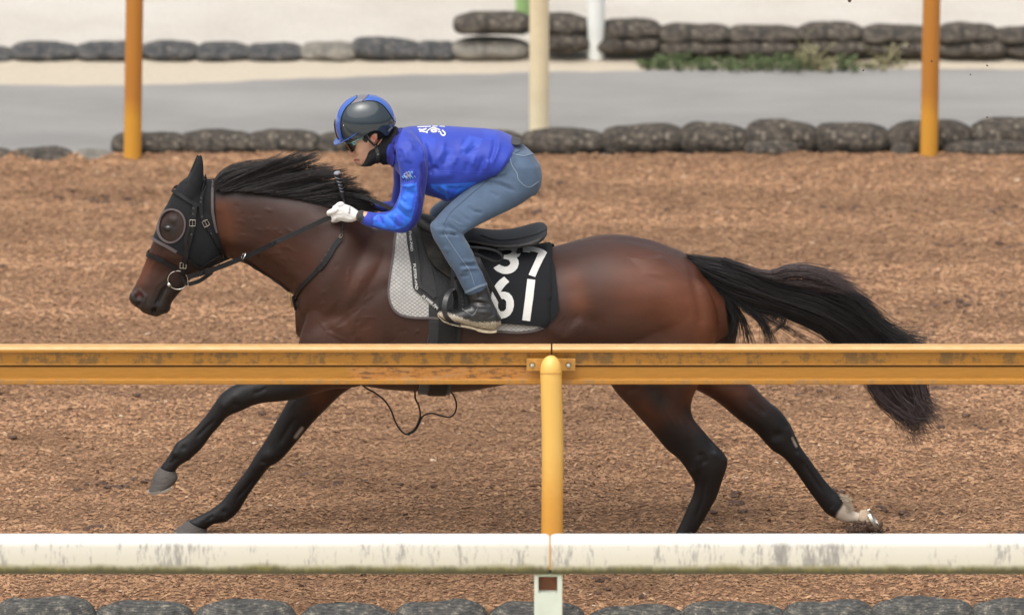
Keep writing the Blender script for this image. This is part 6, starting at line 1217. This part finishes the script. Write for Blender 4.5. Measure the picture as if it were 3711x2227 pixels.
def hpanel(name, poly, m_, off):
    pl_ = [S(H(*p)) for p in poly]; ok = inpoly(hq, pl_); fs = [f_ for f_ in fc_o if all(ok[i] for i in f_)]; ids = sorted({i for f_ in fs for i in f_}); mp_ = {i: k for k, i in enumerate(ids)}; fs = [tuple(mp_[i] for i in f_) for f_ in fs]
    t_ = hva[ids]; c_ = np.array(hc); n_ = (t_-c_)/np.array([RX, RYY, RZ])**2; n_ /= np.linalg.norm(n_, axis=1)[:, None]; n0 = len(t_); ec = {(a, b) for f_ in fs for a, b in zip(f_, f_[1:]+f_[:1])}
    F2 = fs+[tuple(i+n0 for i in f_[::-1]) for f_ in fs]+[(b, a, a+n0, b+n0) for a, b in ec if (b, a) not in ec]
    return obj(name, recalc(([tuple(q_) for q_ in t_+n_*off], F2) if 0 else (list(map(tuple, t_+n_*off))+list(map(tuple, t_-n_*.001)), F2)), m_, he)
hpanel('front_panel', [(480, 128), (470, 60), (250, 100), (60, 350), (20, 560), (40, 780), (150, 960), (228, 890), (190, 760), (178, 620), (190, 500), (230, 390), (285, 300), (350, 235), (430, 175)], bl_m, .0016)
hpanel('rear_panel', [(575, 192), (640, 140), (740, 40), (900, 40), (1060, 130), (1180, 300), (1260, 520), (1190, 580), (1165, 560), (1110, 460), (1050, 370), (980, 285), (900, 225), (820, 192), (700, 180)], bl_m, .0016)
hpanel('top_panel', [(484, 124), (480, 40), (735, 40), (640, 135), (570, 190), (450, 215), (350, 270), (430, 178)], mat('grey_gloss', (.16, .15, .17), .3, coat=.6), .0012)
for pts in ([(480, 128), (350, 240), (285, 300), (230, 390), (190, 500), (178, 620), (190, 760), (225, 885)], [(575, 192), (700, 180), (820, 192), (900, 225), (980, 285), (1050, 370), (1110, 460), (1165, 560)]):
    obj('panel_trim', strap(HB, [H(*p) for p in pts], 9, .0022, .003, 4, 5, mirror=True), mat('trim_black', (.008, .008, .012), .3), he)
obj('front_grille', tube([tuple(P(S(H(x, y)), 0)) for x, y in ((80, 520), (84, 620), (105, 740), (140, 860), (165, 905))], [.003, .008, .009, .008, .004], 12, 5), mat('grille_black', (.015, .015, .017), .4), he)
obj('grille_trim', tube([tuple(P(S(H(x, y)), -.012)) for x, y in ((84, 520), (90, 610), (112, 740), (150, 885))], .0016, 8, 5), steel, he)
I0, I1, O0 = P(S(H(185, 915)), 0), P(S(H(482, 772)), -.098), P(S(H(62, 962)), 0)
vb_ = []; fb_ = []
for i, a_ in enumerate(np.linspace(-1, 1, 41)):
    w_ = math.sqrt(max(0, 1-a_*a_)); 
    inn = Vector((I1.x+(I0.x-I1.x)*w_, .098*a_, (I1.z-0)+(I0.z-I1.z)*w_)); out = Vector((I1.x-.004+(O0.x-I1.x)*w_, .103*a_, I1.z+(O0.z-I1.z)*w_))
    vb_ += [tuple(inn), tuple(out), tuple(out-Vector((0, 0, .0035))), tuple(inn-Vector((0, 0, .0035)))]
for i in range(40):
    for j in range(4): fb_.append((i*4+j, i*4+(j+1) % 4, i*4+4+(j+1) % 4, i*4+4+j))
fb_ += [(0, 1, 2, 3), (160, 163, 162, 161)]
obj('peak', recalc((vb_, fb_)), bl_m, he)
for x, y in ((232, 640),): obj('rivet', ellipsoid(hit(HB, S(H(x, y)))[0], (.003, .003, .003), 10, 6), steel, he)
FB2 = bvh(joinb((bv_, bf_), (gvv, gts[1])))
strapm = mat('webbing_black', (.014, .014, .015), .6); edge_m = mat('webbing_edge', (.22, .22, .21), .5)
obj('harness_strap', strap(FB2, [H(590, 760), H(650, 830), H(710, 900), H(770, 970), H(830, 1040)], 30, .006, .003, 4, 4, mirror=True), strapm, he)
obj('harness_strap', strap(FB2, [H(1120, 690), H(1040, 760), H(960, 840), H(880, 920), H(830, 980)], 18, .005, .003, 4, 4, mirror=True), strapm, he)
obj('chin_strap', strap(FB2, [H(820, 980), H(850, 1080), H(870, 1180), H(850, 1330)], 60, .005, .004, 4, 4), strapm, he)
obj('strap_edging', strap(FB2, [H(620, 740), H(690, 830), H(780, 935)], 7, .008, .003, 4, 4), edge_m, he)
obj('strap_slider', strap(FB2, [H(800, 990), H(820, 1080)], 10, .010, .003, 4, 3), edge_m, he); obj('strap_slider', strap(FB2, [H(850, 1175), H(885, 1165)], 10, .010, .003, 4, 3), edge_m, he)
obj('rear_buckle', strap(HB, [H(1060, 750), H(1135, 665)], 26, .002, .004, 4, 3), mat('grey_plastic', (.16, .17, .17), .5), he)
# sunglasses
gs = obj('sunglasses', patch(FB, [H(*p) for p in [(258, 930), (300, 955), (360, 960), (440, 975), (468, 1010), (455, 1050), (405, 1100), (350, 1082), (318, 1075), (290, 1020)]], .010, .003, 4, mirror=True), mat('brown_lens', (.016, .011, .010), .2, coat=.2), rid)
obj('glasses_frame', strap(FB, [H(262, 935), H(330, 945), H(400, 935), H(440, 925)], 20, .013, .004, 4, 4, mirror=True), mat('teal_frame', (.08, .30, .32), .3, coat=.5), gs)
obj('temple_arm', strap(FB, [H(380, 945), H(440, 935), H(520, 898), H(600, 852)], 26, .011, .005, 4, 4, mirror=True), mat('teal_arm', (.10, .38, .40), .3, coat=.5), gs)
obj('temple_tip', strap(FB, [H(400, 938), H(460, 920), H(520, 888)], 9, .015, .003, 4, 4), mat('pale_flash', (.6, .7, .7), .3), gs)
obj('lens_edge', strap(FB, [H(430, 945), H(450, 980), H(480, 940)], 16, .013, .003, 4, 4), bpy.data.materials['teal_arm'], gs)
# whip
wh = empty('riding_whip', tuple(P(S(V(560, 600)), -.1)), 'black riding whip handle with pale cap sticking up behind the hand', 'whip')
wp = lambda x, y, d=-.08: tuple(P(S(V(x, y)), d))
obj('grip', tube([wp(470, 200), wp(495, 330), wp(530, 480), wp(575, 640), wp(600, 760)], [.0125, .0108, .0098, .0092, .0085], 16, 4), mat('grip_rubber', (.012, .012, .016), .6), wh)
obj('cap', ellipsoid(wp(465, 175), (.0155, .0155, .009), 20, 12, rot=-.15), mat('pale_cap', (.24, .24, .28), .6), wh)
for x, y, r in ((480, 282, .0122), (505, 368, .0112), (525, 442, .0105), (548, 520, .0101), (570, 594, .0098)): obj('grip_ring', torus(wp(x, y), r, .0009, (.25, 0, 1), 20, 5), mat('silver_ring', (.5, .5, .52), .4, metal=.5), wh)
obj('shaft', tube([wp(600, 750), wp(640, 900, -.10), wp(680, 1080, -.13)], .004, 8, 3), leather, wh)
